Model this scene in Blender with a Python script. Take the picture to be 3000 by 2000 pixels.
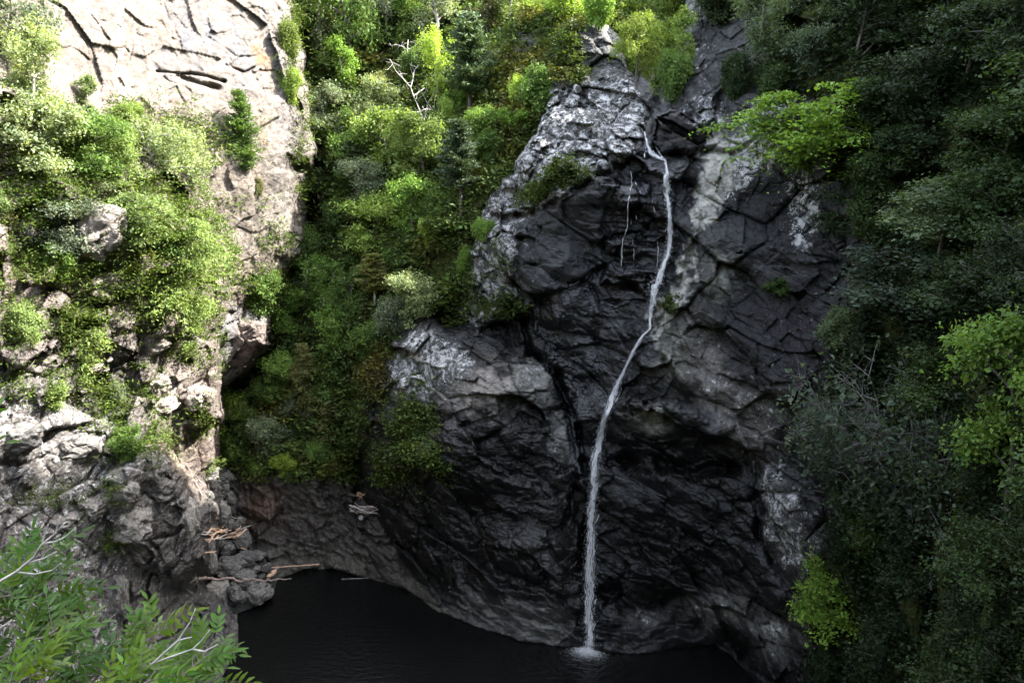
import bpy, math, random
import numpy as np
from mathutils import Vector, Matrix

R = math.radians
scene = bpy.context.scene
for o in list(bpy.data.objects):
    bpy.data.objects.remove(o, do_unlink=True)
COL = scene.collection

# ------------------------------------------------------------------ camera
PITCH = R(15)
cam_d = bpy.data.cameras.new('camera')
cam_d.sensor_width = 36.0
cam_d.lens = 28.0
cam_d.clip_start = 0.1
cam_d.clip_end = 1500
cam = bpy.data.objects.new('camera', cam_d)
COL.objects.link(cam)
cam.location = (0, 0, 0)
cam.rotation_euler = (R(90) - PITCH, 0, 0)
scene.camera = cam

# ------------------------------------------------------------------ light
SUN_AZ = R(8)          # from +X towards +Y
SUN_EL = R(48)
to_sun = Vector((math.cos(SUN_EL) * math.cos(SUN_AZ), math.cos(SUN_EL) * math.sin(SUN_AZ), math.sin(SUN_EL)))
world = bpy.data.worlds.new('World')
scene.world = world
world.use_nodes = True
wn = world.node_tree
bg = wn.nodes['Background']
sky = wn.nodes.new('ShaderNodeTexSky')
sky.sky_type = 'NISHITA'
sky.sun_disc = False
sky.sun_elevation = SUN_EL
sky.sun_rotation = R(90) - SUN_AZ
sky.air_density = 1.0
sky.dust_density = 2.5
hs = wn.nodes.new('ShaderNodeHueSaturation')      # sky colour muted so the shade turns less blue
hs.inputs['Saturation'].default_value = 0.5
wn.links.new(sky.outputs['Color'], hs.inputs['Color'])
wn.links.new(hs.outputs['Color'], bg.inputs['Color'])
bg.inputs['Strength'].default_value = 0.15
sd = bpy.data.lights.new('sun', 'SUN')
sd.energy = 2.35
sd.angle = R(0.55)
sd.color = (1.0, 0.955, 0.88)
sun = bpy.data.objects.new('sun', sd)
COL.objects.link(sun)
sun.rotation_euler = to_sun.to_track_quat('Z', 'Y').to_euler()

scene.view_settings.view_transform = 'Standard'
scene.view_settings.look = 'None'
scene.view_settings.gamma = 1.0
scene.view_settings.use_curve_mapping = False
scene.view_settings.exposure = 3.62

# ------------------------------------------------------------------ numpy noise
rng = np.random.RandomState(7)
PERM = rng.permutation(256).astype(np.int32)
PERM = np.concatenate([PERM, PERM])
RV = rng.rand(256).astype(np.float32)

def _h(x, y, z):
    return PERM[(PERM[(PERM[x & 255] + y) & 255] + z) & 255]

def vnoise(p):
    """value noise in -1..1, p (N,3)"""
    pi = np.floor(p).astype(np.int32)
    f = (p - pi).astype(np.float32)
    f = f * f * f * (f * (f * 6 - 15) + 10)
    x, y, z = pi[:, 0], pi[:, 1], pi[:, 2]
    fx, fy, fz = f[:, 0], f[:, 1], f[:, 2]
    def c(i, j, k):
        return RV[_h(x + i, y + j, z + k)]
    a = c(0, 0, 0) * (1 - fx) + c(1, 0, 0) * fx
    b = c(0, 1, 0) * (1 - fx) + c(1, 1, 0) * fx
    d = c(0, 0, 1) * (1 - fx) + c(1, 0, 1) * fx
    e = c(0, 1, 1) * (1 - fx) + c(1, 1, 1) * fx
    return ((a * (1 - fy) + b * fy) * (1 - fz) + (d * (1 - fy) + e * fy) * fz) * 2 - 1

def fbm(p, octv=5, lac=2.03, gain=0.5, ridged=False):
    s = np.zeros(len(p), np.float32)
    a = 1.0
    q = p.astype(np.float32).copy()
    t = 0
    for i in range(octv):
        n = vnoise(q)
        if ridged:
            n = 1 - 2 * np.abs(n)
        s += a * n
        t += a
        a *= gain
        q = q * lac + 17.3
    return s / t

def facets(p, tilt=0.6, seed=0, step=.6):
    """piecewise-planar cells: returns offset (about -1..1) and F2-F1"""
    pi = np.floor(p).astype(np.int32)
    f = p - pi
    n = len(p)
    d1 = np.full(n, 9.0, np.float32)
    d2 = np.full(n, 9.0, np.float32)
    off = np.zeros(n, np.float32)
    for i in (-1, 0, 1):
        for j in (-1, 0, 1):
            for k in (-1, 0, 1):
                h = _h(pi[:, 0] + i + seed, pi[:, 1] + j, pi[:, 2] + k)
                rx = i + RV[h] - f[:, 0]
                ry = j + RV[(h + 71) & 255] - f[:, 1]
                rz = k + RV[(h + 151) & 255] - f[:, 2]
                d = rx * rx + ry * ry + rz * rz
                c = (RV[(h + 33) & 255] * 2 - 1)
                t = (rx * (RV[(h + 91) & 255] - .5) + ry * (RV[(h + 201) & 255] - .5) + rz * (RV[(h + 5) & 255] - .5)) * 2 * tilt
                o = c * step - t
                m = d < d1
                d2 = np.where(m, d1, np.minimum(d2, d))
                off = np.where(m, o, off)
                d1 = np.where(m, d, d1)
    return off, np.sqrt(d2) - np.sqrt(d1)

# ------------------------------------------------------------------ view geometry (rays of the viewpoint -> places in the gorge)
F = 28.0 / 36.0 * 2352.0
CP, SP = math.cos(PITCH), math.sin(PITCH)
def ray(px, py):
    u = (np.asarray(px, float) - 1176.0) / F
    v = -(np.asarray(py, float) - 784.0) / F
    return u, CP + v * SP, -SP + v * CP
def world_pt(px, py, Y):
    u, dy, dz = ray(px, py)
    t = Y / dy
    return np.stack([u * t, Y + 0 * t, dz * t], -1)
POOL_Z = -40.0
def ypool(py):
    _, dy, dz = ray(0, py)
    dz = np.minimum(dz, -0.2)
    return POOL_Z * dy / dz

def rbf(pts):
    P = np.array(pts, float)
    X = P[:, :2] / 1000.0
    n = len(X)
    if n < 3: return lambda a, b: a * 0 + P[:, 2].mean()
    r = np.linalg.norm(X[:, None] - X[None], axis=2)
    A = np.zeros((n + 3, n + 3))
    A[:n, :n] = -r - np.eye(n) * -0.002
    A[:n, n] = 1; A[:n, n + 1:] = X
    A[n, :n] = 1; A[n + 1:, :n] = X.T
    w = np.linalg.lstsq(A, np.concatenate([P[:, 2], [0, 0, 0]]), rcond=1e-7)[0]
    def ev(px, py):
        s = w[n] + w[n + 1] * px / 1000.0 + w[n + 2] * py / 1000.0
        for i in range(n):
            s = s - w[i] * np.sqrt((px / 1000.0 - X[i, 0]) ** 2 + (py / 1000.0 - X[i, 1]) ** 2)
        return s
    return ev

def sdist(poly, px, py):
    """signed distance in px, positive inside"""
    P = np.array(poly, float)
    d = np.full(px.shape, 1e9)
    ins = np.zeros(px.shape, bool)
    n = len(P)
    for i in range(n):
        a, b = P[i], P[(i + 1) % n]
        e = b - a
        t = np.clip(((px - a[0]) * e[0] + (py - a[1]) * e[1]) / (e @ e), 0, 1)
        dd = (px - a[0] - t * e[0]) ** 2 + (py - a[1] - t * e[1]) ** 2
        d = np.minimum(d, dd)
        c = ((a[1] > py) != (b[1] > py))
        if a[1] != b[1]:
            c &= px < (b[0] - a[0]) * (py - a[1]) / (b[1] - a[1]) + a[0]
        ins ^= c
    d = np.sqrt(d)
    return np.where(ins, d, -d)

xs = np.concatenate([np.arange(-520, -24, 12), np.arange(-24, 2376, 2.35), np.arange(2376, 2860, 12)])
ys = np.concatenate([np.arange(-460, -24, 12), np.arange(-24, 1592, 2.35), np.arange(1592, 1760, 12)])
GX, GY = np.meshgrid(xs, ys)
NY, NX = GX.shape
px = GX.ravel(); py = GY.ravel()
# rough silhouettes: warp the outline coordinates
q2 = np.stack([px / 60, py / 60, px * 0 + 3.3], -1)
wx = fbm(q2, 4) * 16 + fbm(q2 * 5.1, 3) * 4
wy = fbm(q2 + 41.7, 4) * 16 + fbm(q2 * 5.1 + 9, 3) * 4
wpx = px + wx; wpy = py + wy

YP = lambda y, o=0.0: float(ypool(y)) + o
BIG = 4000
# name, polygon (None = everywhere), depth control points, edge rounding (m, px), outside growth (lin, quad)
LAYERS = [
 ('hillside', None, [
   (650,-400,125),(1100,-400,130),(1500,-400,140),(700,0,98),(900,0,100),(1150,0,96),(1400,0,104),(1520,0,112),(1500,120,104),(1500,260,92),
   (720,300,87),(900,300,85),(1100,300,76),(1230,190,73),(1190,300,68.5),(1300,40,78),(1110,430,67),(1050,560,65.5),(1040,660,65),(720,420,88),(718,520,90),(800,520,77),(900,550,75),(1000,650,69),(750,720,74),(850,850,69),(650,900,71),
   (560,1050,69),(700,1050,68.5),(800,1090,67.5),(540,1110,68),(600,1100,67.2),(700,1110,66.9),(790,1130,66.8),
   (560,1220,66.2),(700,1220,66.6),(640,1310,YP(1322)),(740,1305,YP(1308)),(850,1320,YP(1328)),(930,1345,YP(1350)),(1000,1400,YP(1400,1)),
   (860,1000,68),(850,1150,67.5),(870,1240,65.5),(0,0,112),(0,700,95),(-500,0,110),(2300,0,110),(2300,1500,70),(1500,1500,75),(0,1500,70),(400,1500,64)], 0, 1, 0, 0),
 ('left_cliff', [(-BIG,-900),(640,-900),(650,-100),(657,20),(680,120),(695,200),(706,290),(714,340),(703,400),(688,450),(684,520),(686,580),(650,640),(600,700),(612,760),(605,800),(560,850),(520,870),(300,760),(-BIG,700)],
   [(650,-300,86),(650,0,79),(690,300,75),(685,560,72),(400,0,70),(400,300,65),(100,0,58),(100,300,53),(520,600,66),(600,750,67.5),(540,840,65.5),(-300,0,44),(-300,400,40),(520,300,69),(500,760,63.5),(280,150,64)], 2.2, 26, 0.22, 0.02),
 ('left_slope', [(-BIG,60),(-60,160),(150,270),(330,350),(470,440),(530,590),(515,700),(490,760),(500,860),(484,930),(476,1060),(462,1120),(470,1200),(466,1290),(470,1340),(520,1370),(547,1405),(552,1480),(505,1570),(430,1760),(-BIG,2200)],
   [(0,1500,36),(200,1500,41.5),(400,1500,49),(500,1500,YP(1500,-.2)),(547,1405,YP(1405,-.2)),(0,1200,39),(200,1200,44),(400,1200,51.5),(460,1110,57),(460,1300,57),(0,900,42),(200,900,47),(350,950,52),(470,900,58),
    (0,600,43),(200,600,48),(400,600,54),(500,650,59),(0,300,46),(300,320,53.5),(450,420,58.5),(-400,600,32),(-400,1500,26),(330,1150,48.5),(420,1020,55),(300,800,51),(120,750,45)], 1.6, 22, 0.16, 0.01),
 ('boulder_bank', [(440,1050),(520,1080),(545,1110),(540,1180),(570,1230),(600,1290),(632,1330),(625,1362),(600,1386),(545,1408),(470,1420),(440,1300)],
   [(500,1080,66.5),(500,1200,64.5),(560,1290,63.8),(620,1340,YP(1352,-.2)),(600,1380,YP(1384,-.2)),(545,1405,YP(1406,-.3)),(450,1350,61)], .8, 14, 0.12, 0.02),
 ('rock_buttress', [(850,850),(890,780),(930,760),(985,738),(1050,752),(1100,728),(1190,742),(1205,800),(1250,832),(1290,885),(1312,960),(1338,1060),(1345,1200),(1352,1350),(1360,1500),(1200,1478),(1080,1438),(1000,1402),(952,1372),(930,1320),(880,1200),(836,1130),(822,1000)],
   [(1000,780,61.5),(1180,790,62),(1050,850,59),(1200,880,59),(1100,900,57.5),(1100,1050,55.8),(880,1000,61),(900,850,62),(900,1150,61.5),(1000,1000,58),(1280,1000,58),(1250,1150,56),(1200,1300,55.8),(1000,1200,59),(1100,1440,YP(1442)),(1000,1404,YP(1404)),(940,1355,YP(1355)),(1250,1480,YP(1480)),(1330,1488,YP(1486)),(1330,1250,55.6)], 2.6, 34, 0.12, 0.012),
 ('cliff_rib', [(820,1130),(872,1180),(900,1240),(935,1330),(945,1352),(900,1350),(850,1330),(838,1250),(826,1180)],
   [(850,1160,65.4),(880,1240,64.6),(900,1345,YP(1347,-.3)),(850,1328,YP(1330,-.3))], 1.0, 12, 0.1, 0.03),
 ('rock_ridge', [(1050,700),(1062,600),(1085,560),(1122,470),(1180,390),(1232,310),(1265,225),(1262,150),(1290,85),(1345,62),(1395,82),(1425,120),(1432,165),(1478,215),(1488,262),(1482,310),(1468,345),(1418,372),(1408,430),(1388,500),(1392,590),(1330,640),(1240,668),(1190,725),(1100,745)],
   [(1350,80,73),(1400,200,67),(1300,300,64.5),(1470,280,63.2),(1180,450,64.5),(1250,400,62),(1380,370,60.5),(1080,680,64),(1150,600,61.5),(1180,540,60.8),(1280,440,60.4),(1180,720,61.5),(1130,500,64),(1370,480,61.0),(1380,600,60.6),(1280,560,60.9),(1220,650,60.6)], 0.5, 14, 0.10, 0.025),
 ('waterfall_cliff', [(1500,300),(1500,276),(1535,235),(1565,190),(1578,130),(1592,60),(1600,-60),(1600,-900),(BIG+2400,-900),(BIG+2400,2400),(1760,1700),(1745,1600),(1700,1535),(1640,1482),(1560,1492),(1480,1506),(1400,1505),(1300,1500),(1250,1400),(1180,900),(1150,640),(1200,480),(1400,360),(1470,330)],
   [(1490,330,61.5),(1450,400,61.5),(1300,520,61.6),(1250,640,61.2),(1230,560,61.3),(1340,470,61.5),(1380,520,61.9),(1350,700,60.5),(1480,560,60.5),(1540,450,60),(1250,780,62),(1330,900,60),(1480,760,58),(1400,930,58),(1350,1060,57.8),(1370,1200,57),(1360,1400,56),(1350,1495,YP(1492)),
    (1560,820,55.8),(1600,1000,54.2),(1500,1120,56),(1500,1250,55.6),(1500,1350,56.5),(1500,1500,YP(1500)),(1600,1480,YP(1480,.3)),(1700,1530,YP(1530)),(1700,1300,52.5),(1620,1380,55.2),(1620,600,56.3),(1610,480,56.8),(1720,700,54),(1800,900,51),(1820,1150,50),(1880,1200,47),
    (1600,100,65),(1545,250,62.5),(1580,320,60.8),(1700,200,59),(1800,0,61),(1700,-300,72),(1650,380,57.5),(1800,500,53.5),(1900,600,50.5),
    (1900,300,53),(2100,300,47),(2352,300,41),(2100,0,54),(2352,0,48),(2352,-400,62),(2000,700,45.5),(2352,700,33),(1960,1000,44),(2200,1000,33.5),(2352,1000,28),(1830,1420,47.5),(2000,1500,39),(2352,1500,24),(2800,1500,14),(2800,500,24),(2800,-300,40)], 0.8, 14, 0.12, 0.03),
 ('waterfall_cliff', [(1395,950),(1450,905),(1560,930),(1690,985),(1680,1010),(1610,1062),(1500,1045),(1425,1022)],
   [(1450,980,54.6),(1550,980,53.2),(1650,1010,52.8)], 1.3, 16, 0.10, 0.01),
 ('waterfall_cliff', [(1495,620),(1540,700),(1600,560),(1640,400),(1700,290),(1780,250),(1900,400),(1950,700),(1900,950),(1700,980),(1560,900),(1505,800),(1500,720)],
   [(1540,760,56),(1600,600,55.3),(1650,400,56.4),(1760,300,56.5),(1800,500,53),(1900,700,49),(1700,900,52.5),(1560,860,55)], 1.5, 22, 0.08, 0.004),
 ('waterfall_cliff', [(1512,275),(1545,262),(1600,290),(1640,340),(1580,352),(1515,345)],
   [(1550,300,59.6),(1620,335,58.4)], .6, 10, 0.2, 0.02),
 ('waterfall_cliff', [(1738,1050),(1780,1060),(1860,1100),(1930,1180),(1900,1300),(1840,1360),(1790,1300),(1745,1220)],
   [(1760,1100,50.2),(1860,1200,47.2),(1830,1320,48.2)], 1.0, 14, 0.08, 0.01),
 ('waterfall_cliff', [(1400,430),(1500,420),(1500,470),(1420,480)], [(1450,450,59.9)], .5, 10, 0.1, 0.02),
 ('waterfall_cliff', [(1385,545),(1500,540),(1590,560),(1570,585),(1480,590),(1390,580)], [(1450,565,59.4),(1560,570,58.9)], .5, 8, 0.1, 0.02),
 ('waterfall_cliff', [(1395,610),(1500,605),(1530,620),(1490,650),(1380,650)], [(1450,625,59.0)], .5, 8, 0.1, 0.02),
 ('left_slope', [(495,745),(540,725),(600,745),(606,795),(560,840),(500,835)], [(540,780,64.0),(600,790,67.0)], .8, 12, 0.15, 0.02),
 ('left_slope', [(330,930),(400,890),(480,900),(490,960),(430,975),(340,960)], [(400,930,53.2),(480,940,57.2)], .6, 12, 0.12, 0.01),
 ('left_slope', [(315,1040),(370,1035),(410,1090),(430,1180),(470,1180),(468,1290),(420,1330),(330,1300),(260,1200),(250,1100)], [(350,1080,47.6),(440,1220,52.3),(300,1200,46),(400,1310,50)], .9, 18, 0.06, 0.003),
]
Y = None
lid = np.zeros(px.shape, np.int16)
names = []
fine = ((px > -30) & (px < 2380))
for li, (nm, poly, pts, rr, rw, g1, g2) in enumerate(LAYERS):
    D = rbf(pts)(px, py)
    if poly is not None:
        s = sdist(poly, wpx, wpy)
        D = D + np.where(s > 0, rr * np.exp(-np.maximum(s, 0) / rw), rr + g1 * (-s) + g2 * s * s)
    if nm not in names: names.append(nm)
    if Y is None:
        Y = D
    else:
        m = D < Y
        k = 0.5
        hh = np.clip(0.5 + 0.5 * (Y - D) / k, 0, 1)
        Y = Y * (1 - hh) + D * hh - k * hh * (1 - hh)
        lid = np.where(m, names.index(nm), lid)

# ---- relief
P0 = world_pt(px, py, Y)
def rot_y(p, a):
    c, s = math.cos(a), math.sin(a)
    return np.stack([p[:, 0] * c + p[:, 2] * s, p[:, 1], -p[:, 0] * s + p[:, 2] * c], -1)
isL = np.isin(lid, [names.index('left_cliff'), names.index('left_slope')])
isH = lid == names.index('hillside')
wrp = np.stack([fbm(P0 / 5.0 + 3, 3), fbm(P0 / 5.0 + 23, 3), fbm(P0 / 5.0 + 43, 3)], -1)
Pw = P0 + wrp * 0.55
A = rot_y(Pw, R(-32)); B = rot_y(Pw, R(24))
S = np.where(isL[:, None], B, A)            # strata aligned coordinates
f1, e1 = facets(S / np.array([6.5, 5.0, 3.4]), 1.0, 0, .45)
f2, e2 = facets(S / np.array([2.3, 1.8, 1.2]) + 11, 1.1, 0, .4)
f3, e3 = facets(S / np.array([0.9, 0.8, 0.34]) + 31, .8)
n1 = fbm(P0 / 9.0, 4)
n2 = fbm(S / np.array([1.6, 1.6, 0.5]), 4, ridged=True)
n3 = fbm(P0 / 0.5, 3)
cm1 = np.clip(fbm(P0 / 3.0 + 77, 3) * 4 + .5, 0, 1); cm2 = np.clip(fbm(P0 / 1.5 + 97, 3) * 4 + .2, 0, 1)
rgh = .65 + .7 * np.clip(fbm(P0 / 6 + 61, 2) + .5, 0, 1)
n4 = fbm(P0 / 3.6 + 88, 3); rgh3 = np.clip(.6 + 1.6 * fbm(P0 / 4.5 + 71, 2), .1, 1.6)
disp = -(n1 * 1.5 + f1 * 1.3 + (f2 * 0.62 + f3 * 0.22 * rgh3 + n2 * 0.07) * rgh + n4 * .55 + n3 * 0.05)
smooth = np.where(np.isin(lid, [names.index('waterfall_cliff'), names.index('rock_buttress')]), 1.0, 0.0)
smooth = np.maximum(smooth, np.where((lid == names.index('rock_ridge')) & (px > 1230) & (py > 440), 1.0, 0)) * np.clip(.85 + .6 * fbm(P0 / 8 + 31, 2), .35, 1) * np.where((lid == names.index('rock_buttress')) & (py < 900), .4, 1)
f0, e0 = facets(A / np.array([3.6, 3.0, 2.6]) + 71, 1.1, 0, .3)
rnd_ = np.minimum(e0, .5) * 1.6
disp = disp * (1 - smooth) + smooth * -(n1 * 1.7 + n4 * .9 + f1 * 1.05 + rnd_ * .35 + f0 * .45 + f2 * .20 + f3 * .06 + n3 * .05)
disp += 0.5 * cm1 * np.exp(-e1 / 0.04) + 0.22 * cm2 * (1 - .8 * smooth) * np.exp(-e2 / 0.06)
# wet alcove: thin horizontal beds
alc = np.exp(-(((px - 1480) / 130) ** 2 + ((py - 530) / 150) ** 2) ** 2)
beds = fbm(np.stack([P0[:, 0] / 5 + 7, P0[:, 1] * 0 + 2, P0[:, 2] / 0.55], -1), 3)
disp += alc * beds * 0.45
# ribbed wall behind the pool
rib = (isH & (py > 1090)).astype(float)
ribn = fbm(np.stack([(P0[:, 0] + 0.12 * P0[:, 2]) / 0.35, P0[:, 1] * 0 + 5, P0[:, 2] / 3.0], -1), 3, ridged=True)
disp = disp * (1 - 0.15 * rib) + rib * -0.22 * ribn
amp = np.where(isH & (py < 1090), 0.9, 1.0)
amp = np.where(lid == names.index('left_slope'), 1 - .45 * np.clip((py - 850) / 200, 0, 1), amp)
amp = np.where(lid == names.index('boulder_bank'), 0.7, amp)
flat = np.where(lid == names.index('left_cliff'), np.clip((690 - py) / 60, 0, 1), 0)
cl1, ce1 = facets(P0 / np.array([7.0, 6.0, 6.5]) + wrp * .08 + 5, .65, 3, .06)
cl2, ce2 = facets(B / np.array([2.6, 2.6, 1.7]) + 5, .8, 7, .06)
cl3, ce3 = facets(P0 / np.array([1.0, 1.0, 1.3]) + 5, 1.2, 9, .12)
cracky = np.clip(fbm(P0 / 7.0 + 15, 3) * 3 + .1, 0, 1)
disp = disp * (1 - flat) + flat * (-(n1 * 1.0 + cl1 * .85 + cl2 * (.3 + .35 * cracky) + cl3 * (.08 + .12 * cracky) + f2 * .22 * cracky + n3 * .03) + .18 * cracky * np.exp(-ce2 / .03))
# keep the shoreline where it is
POOL = [(480,1640),(508,1566),(550,1482),(546,1407),(600,1386),(626,1364),(640,1330),(700,1306),(760,1303),(850,1328),(938,1352),(1000,1402),(1085,1437),(1200,1474),(1330,1486),(1400,1500),(1480,1503),(1560,1487),(1640,1478),(1700,1533),(1750,1600),(1790,1700),(1500,1900),(600,1900)]
ps = sdist(POOL, px + wx * .4, py + wy * .4)
fineb = 1 - .35 * smooth; fineb = np.where(flat > .5, .4 + .6 * cracky, fineb)
amp = amp * np.clip(np.abs(ps) / 40, 0.45, 1)
Y = Y + disp * amp
YPg = ypool(py)
Y = np.where(ps > 0, np.maximum(Y, YPg + 0.15 + np.minimum(ps * 0.05, 3.5)), Y)
nearp = (ps < 0) & (py > 1290)
Y = np.where(nearp, np.minimum(Y, YPg - 0.05 - .055 * np.minimum(-ps, 50) + np.maximum(-ps - 50, 0) * .1 + disp * .6 * np.clip(-ps / 25, 0, 1)), Y)
# crevices and hollows: polyline, half width px, depth m
CUTS = [([(1196,730),(1212,800),(1262,850),(1300,905),(1322,970),(1345,1060),(1352,1180),(1340,1300)],9,2.2),
 ([(1175,700),(1200,740),(1215,830)],9,1.2),([(1428,380),(1340,425),(1270,470),(1130,520)],9,1.5),([(1196,540),(1190,640),(1200,700)],7,1.0),([(1400,440),(1385,520),(1388,590)],6,.7),([(1130,500),(1200,490),(1260,440)],6,.7),
 ([(1405,1055),(1500,1062),(1600,1078),(1690,1085)],18,2.2),([(1440,905),(1480,900),(1500,915)],12,1.8),([(1440,790),(1500,770),(1530,830)],12,1.0),
 ([(1800,262),(1740,310),(1690,350),(1640,352),(1560,352),(1500,345)],7,1.2),([(1500,352),(1560,362),(1620,372)],8,1.2),([(1385,560),(1400,560),(1500,560),(1520,550)],6,.8),([(1400,605),(1480,600),(1520,600)],8,1.0),([(1420,405),(1480,410),(1500,420)],10,.8),
 ([(1600,430),(1612,520),(1560,640),(1510,760)],7,.9),([(1535,610),(1510,700)],10,.7),([(1510,278),(1508,345)],6,1.0),([(1484,280),(1478,330)],5,.8),
 ([(1740,1060),(1735,1130),(1742,1230),(1780,1300),(1840,1370)],10,1.4),([(1390,1360),(1440,1385),(1500,1380)],22,1.6),([(1480,1480),(1560,1440),(1640,1440),(1700,1500)],18,1.6),([(1200,640),(1240,700),(1235,780)],10,.8),([(1230,700),(1330,690),(1480,690)],4,.5),
 ([(820,990),(812,1080),(822,1140)],16,3.0),([(872,1180),(898,1240),(930,1320)],6,1.0),([(828,1180),(838,1260),(850,1330)],5,.8),([(700,400),(735,470),(740,540)],26,5.0),
 ([(870,940),(880,1010)],5,.6),([(1120,840),(1180,830),(1240,850)],4,.5),([(1060,980),(1140,960),(1230,900)],4,.5),([(1150,1300),(1300,1380)],7,.6),([(1300,965),(1330,1060)],8,.8),
 ([(362,164),(440,170),(515,190)],6,1.0),([(410,175),(460,195),(500,205)],12,1.6),([(208,64),(235,78),(255,96)],5,.7),([(400,56),(402,78)],9,1.0),([(372,-20),(380,20),(392,55)],3,.6),([(480,85),(540,128),(590,130)],3,.5),
 ([(595,90),(640,60)],3,.4),([(640,20),(655,80)],4,.5),([(520,150),(560,165),(600,150)],4,.6),([(590,300),(640,270)],4,.6),
 ([(235,590),(215,605),(230,620)],12,1.4),([(320,770),(350,800),(380,800)],13,1.5),([(210,860),(240,872)],12,1.2),([(390,935),(420,950),(440,1000)],12,1.8),([(330,880),(380,900),(420,930)],4,.6),([(420,890),(470,900)],4,.6),
 ([(0,1060),(60,1065),(150,1020),(210,1010)],6,.8),([(240,1110),(250,1190),(300,1240),(400,1230),(440,1200)],5,.8),([(300,1320),(290,1420),(280,1480)],5,.9),([(180,1240),(240,1290)],5,.6),([(320,1130),(400,1150),(440,1100)],4,.6),([(150,1190),(280,1180)],5,.5),
 ([(20,1180),(90,1220),(140,1210)],4,.5),([(340,1240),(400,1340),(470,1400)],5,.7),([(350,1480),(430,1440),(520,1440)],5,.6)]
for pl, wd, dp in CUTS:
    P = np.array(pl, float); bx0, by0 = P.min(0) - wd * 4 - 25; bx1, by1 = P.max(0) + wd * 4 + 25
    sel = np.where((px > bx0) & (px < bx1) & (py > by0) & (py < by1))[0]
    kk = .25 if P[:, 0].max() < 680 and P[:, 1].max() < 320 else .7
    cx_ = px[sel] + wx[sel] * kk; cy_ = py[sel] + wy[sel] * kk
    d = np.full(len(sel), 1e9)
    for i in range(len(P) - 1):
        a, b = P[i], P[i + 1]; e = b - a
        t = np.clip(((cx_ - a[0]) * e[0] + (cy_ - a[1]) * e[1]) / (e @ e), 0, 1)
        d = np.minimum(d, np.hypot(cx_ - a[0] - t * e[0], cy_ - a[1] - t * e[1]))
    ok = ps[sel] < -6
    nn_ = np.clip(.7 + 1.1 * vnoise(np.stack([cx_ / 38, cy_ / 38, cx_ * 0 + wd], -1)), .08, 1.3)
    dp = dp * (.4 if px[sel].min() < 600 and P[:, 1].max() < 150 else 1)
    wd = wd * (.65 if px[sel].min() < 600 and P[:, 1].max() < 320 else 1)
    Y[sel] += np.where(ok, dp * .8 * nn_ * np.exp(-(d / (wd * (.45 + .5 * nn_))) ** 2), 0)
PW = world_pt(px, py, Y)
# above the picture the walls are cut low to let sun into the notch
top = world_pt(px, np.full_like(py, -40.0), Y)[:, 2] + 2.0
PW[:, 2] = np.where(py < -40, np.minimum(PW[:, 2], top + .12 * (PW[:, 2] - top)), PW[:, 2])
YG = Y.reshape(NY, NX)

def depth_at(x, y):
    i = np.clip(np.interp(y, ys, np.arange(NY)), 0, NY - 1.001)
    j = np.clip(np.interp(x, xs, np.arange(NX)), 0, NX - 1.001)
    i0 = int(i); j0 = int(j); a = i - i0; b = j - j0
    return float((YG[i0, j0] * (1 - b) + YG[i0, j0 + 1] * b) * (1 - a) + (YG[i0 + 1, j0] * (1 - b) + YG[i0 + 1, j0 + 1] * b) * a)
def at(x, y, off=0.0):
    return Vector(world_pt(x, y, depth_at(x, y) + off))
def lid_at(x, y):
    i = int(np.interp(y, ys, np.arange(NY))); j = int(np.interp(x, xs, np.arange(NX)))
    return names[lid.reshape(NY, NX)[i, j]]

# ------------------------------------------------------------------ tagging, meshes
def tag(o, label=None, cat=None, group=None, kind=None):
    if label: o['label'] = label
    if cat: o['category'] = cat
    if group: o['group'] = group
    if kind: o['kind'] = kind
    return o
def np_mesh(name, V, Fc, mat=None, smooth=False, col=None, colname='col'):
    """V (n,3); Fc (m,k) k = 3 or 4"""
    me = bpy.data.meshes.new(name)
    V = np.ascontiguousarray(V, np.float32); Fc = np.ascontiguousarray(Fc, np.int32)
    k = Fc.shape[1]
    me.vertices.add(len(V)); me.vertices.foreach_set('co', V.ravel())
    me.loops.add(Fc.size); me.loops.foreach_set('vertex_index', Fc.ravel())
    me.polygons.add(len(Fc))
    me.polygons.foreach_set('loop_start', np.arange(0, Fc.size, k, dtype=np.int32))
    me.polygons.foreach_set('loop_total', np.full(len(Fc), k, np.int32))
    me.polygons.foreach_set('use_smooth', np.full(len(Fc), smooth, bool))
    me.update(calc_edges=True)
    if col is not None:
        a = me.color_attributes.new(colname, 'FLOAT_COLOR', 'POINT')
        c = np.ones((len(V), 4), np.float32); c[:, :col.shape[1]] = col
        a.data.foreach_set('color', c.ravel())
    if mat: me.materials.append(mat)
    return me
def link(name, me, parent=None):
    o = bpy.data.objects.new(name, me); COL.objects.link(o)
    if parent: o.parent = parent
    return o
def empty(name, loc, rz=0):
    o = bpy.data.objects.new(name, None); COL.objects.link(o)
    o.location = loc; o.rotation_euler = (0, 0, rz); o.empty_display_size = 0.3
    return o

# ------------------------------------------------------------------ materials
def new_mat(name):
    m = bpy.data.materials.new(name); m.use_nodes = True
    nt = m.node_tree
    return m, nt, nt.nodes['Principled BSDF']
def N(nt, typ, **kw):
    n = nt.nodes.new(typ)
    for k, v in kw.items():
        if hasattr(n, k): setattr(n, k, v)
        else: n.inputs[k].default_value = v
    return n
def ramp(nt, src, stops):
    r = nt.nodes.new('ShaderNodeValToRGB')
    while len(r.color_ramp.elements) < len(stops): r.color_ramp.elements.new(0.5)
    for e, (p, c) in zip(r.color_ramp.elements, stops):
        e.position = p; e.color = (*c, 1) if len(c) == 3 else c
    nt.links.new(src, r.inputs[0])
    return r

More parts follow.
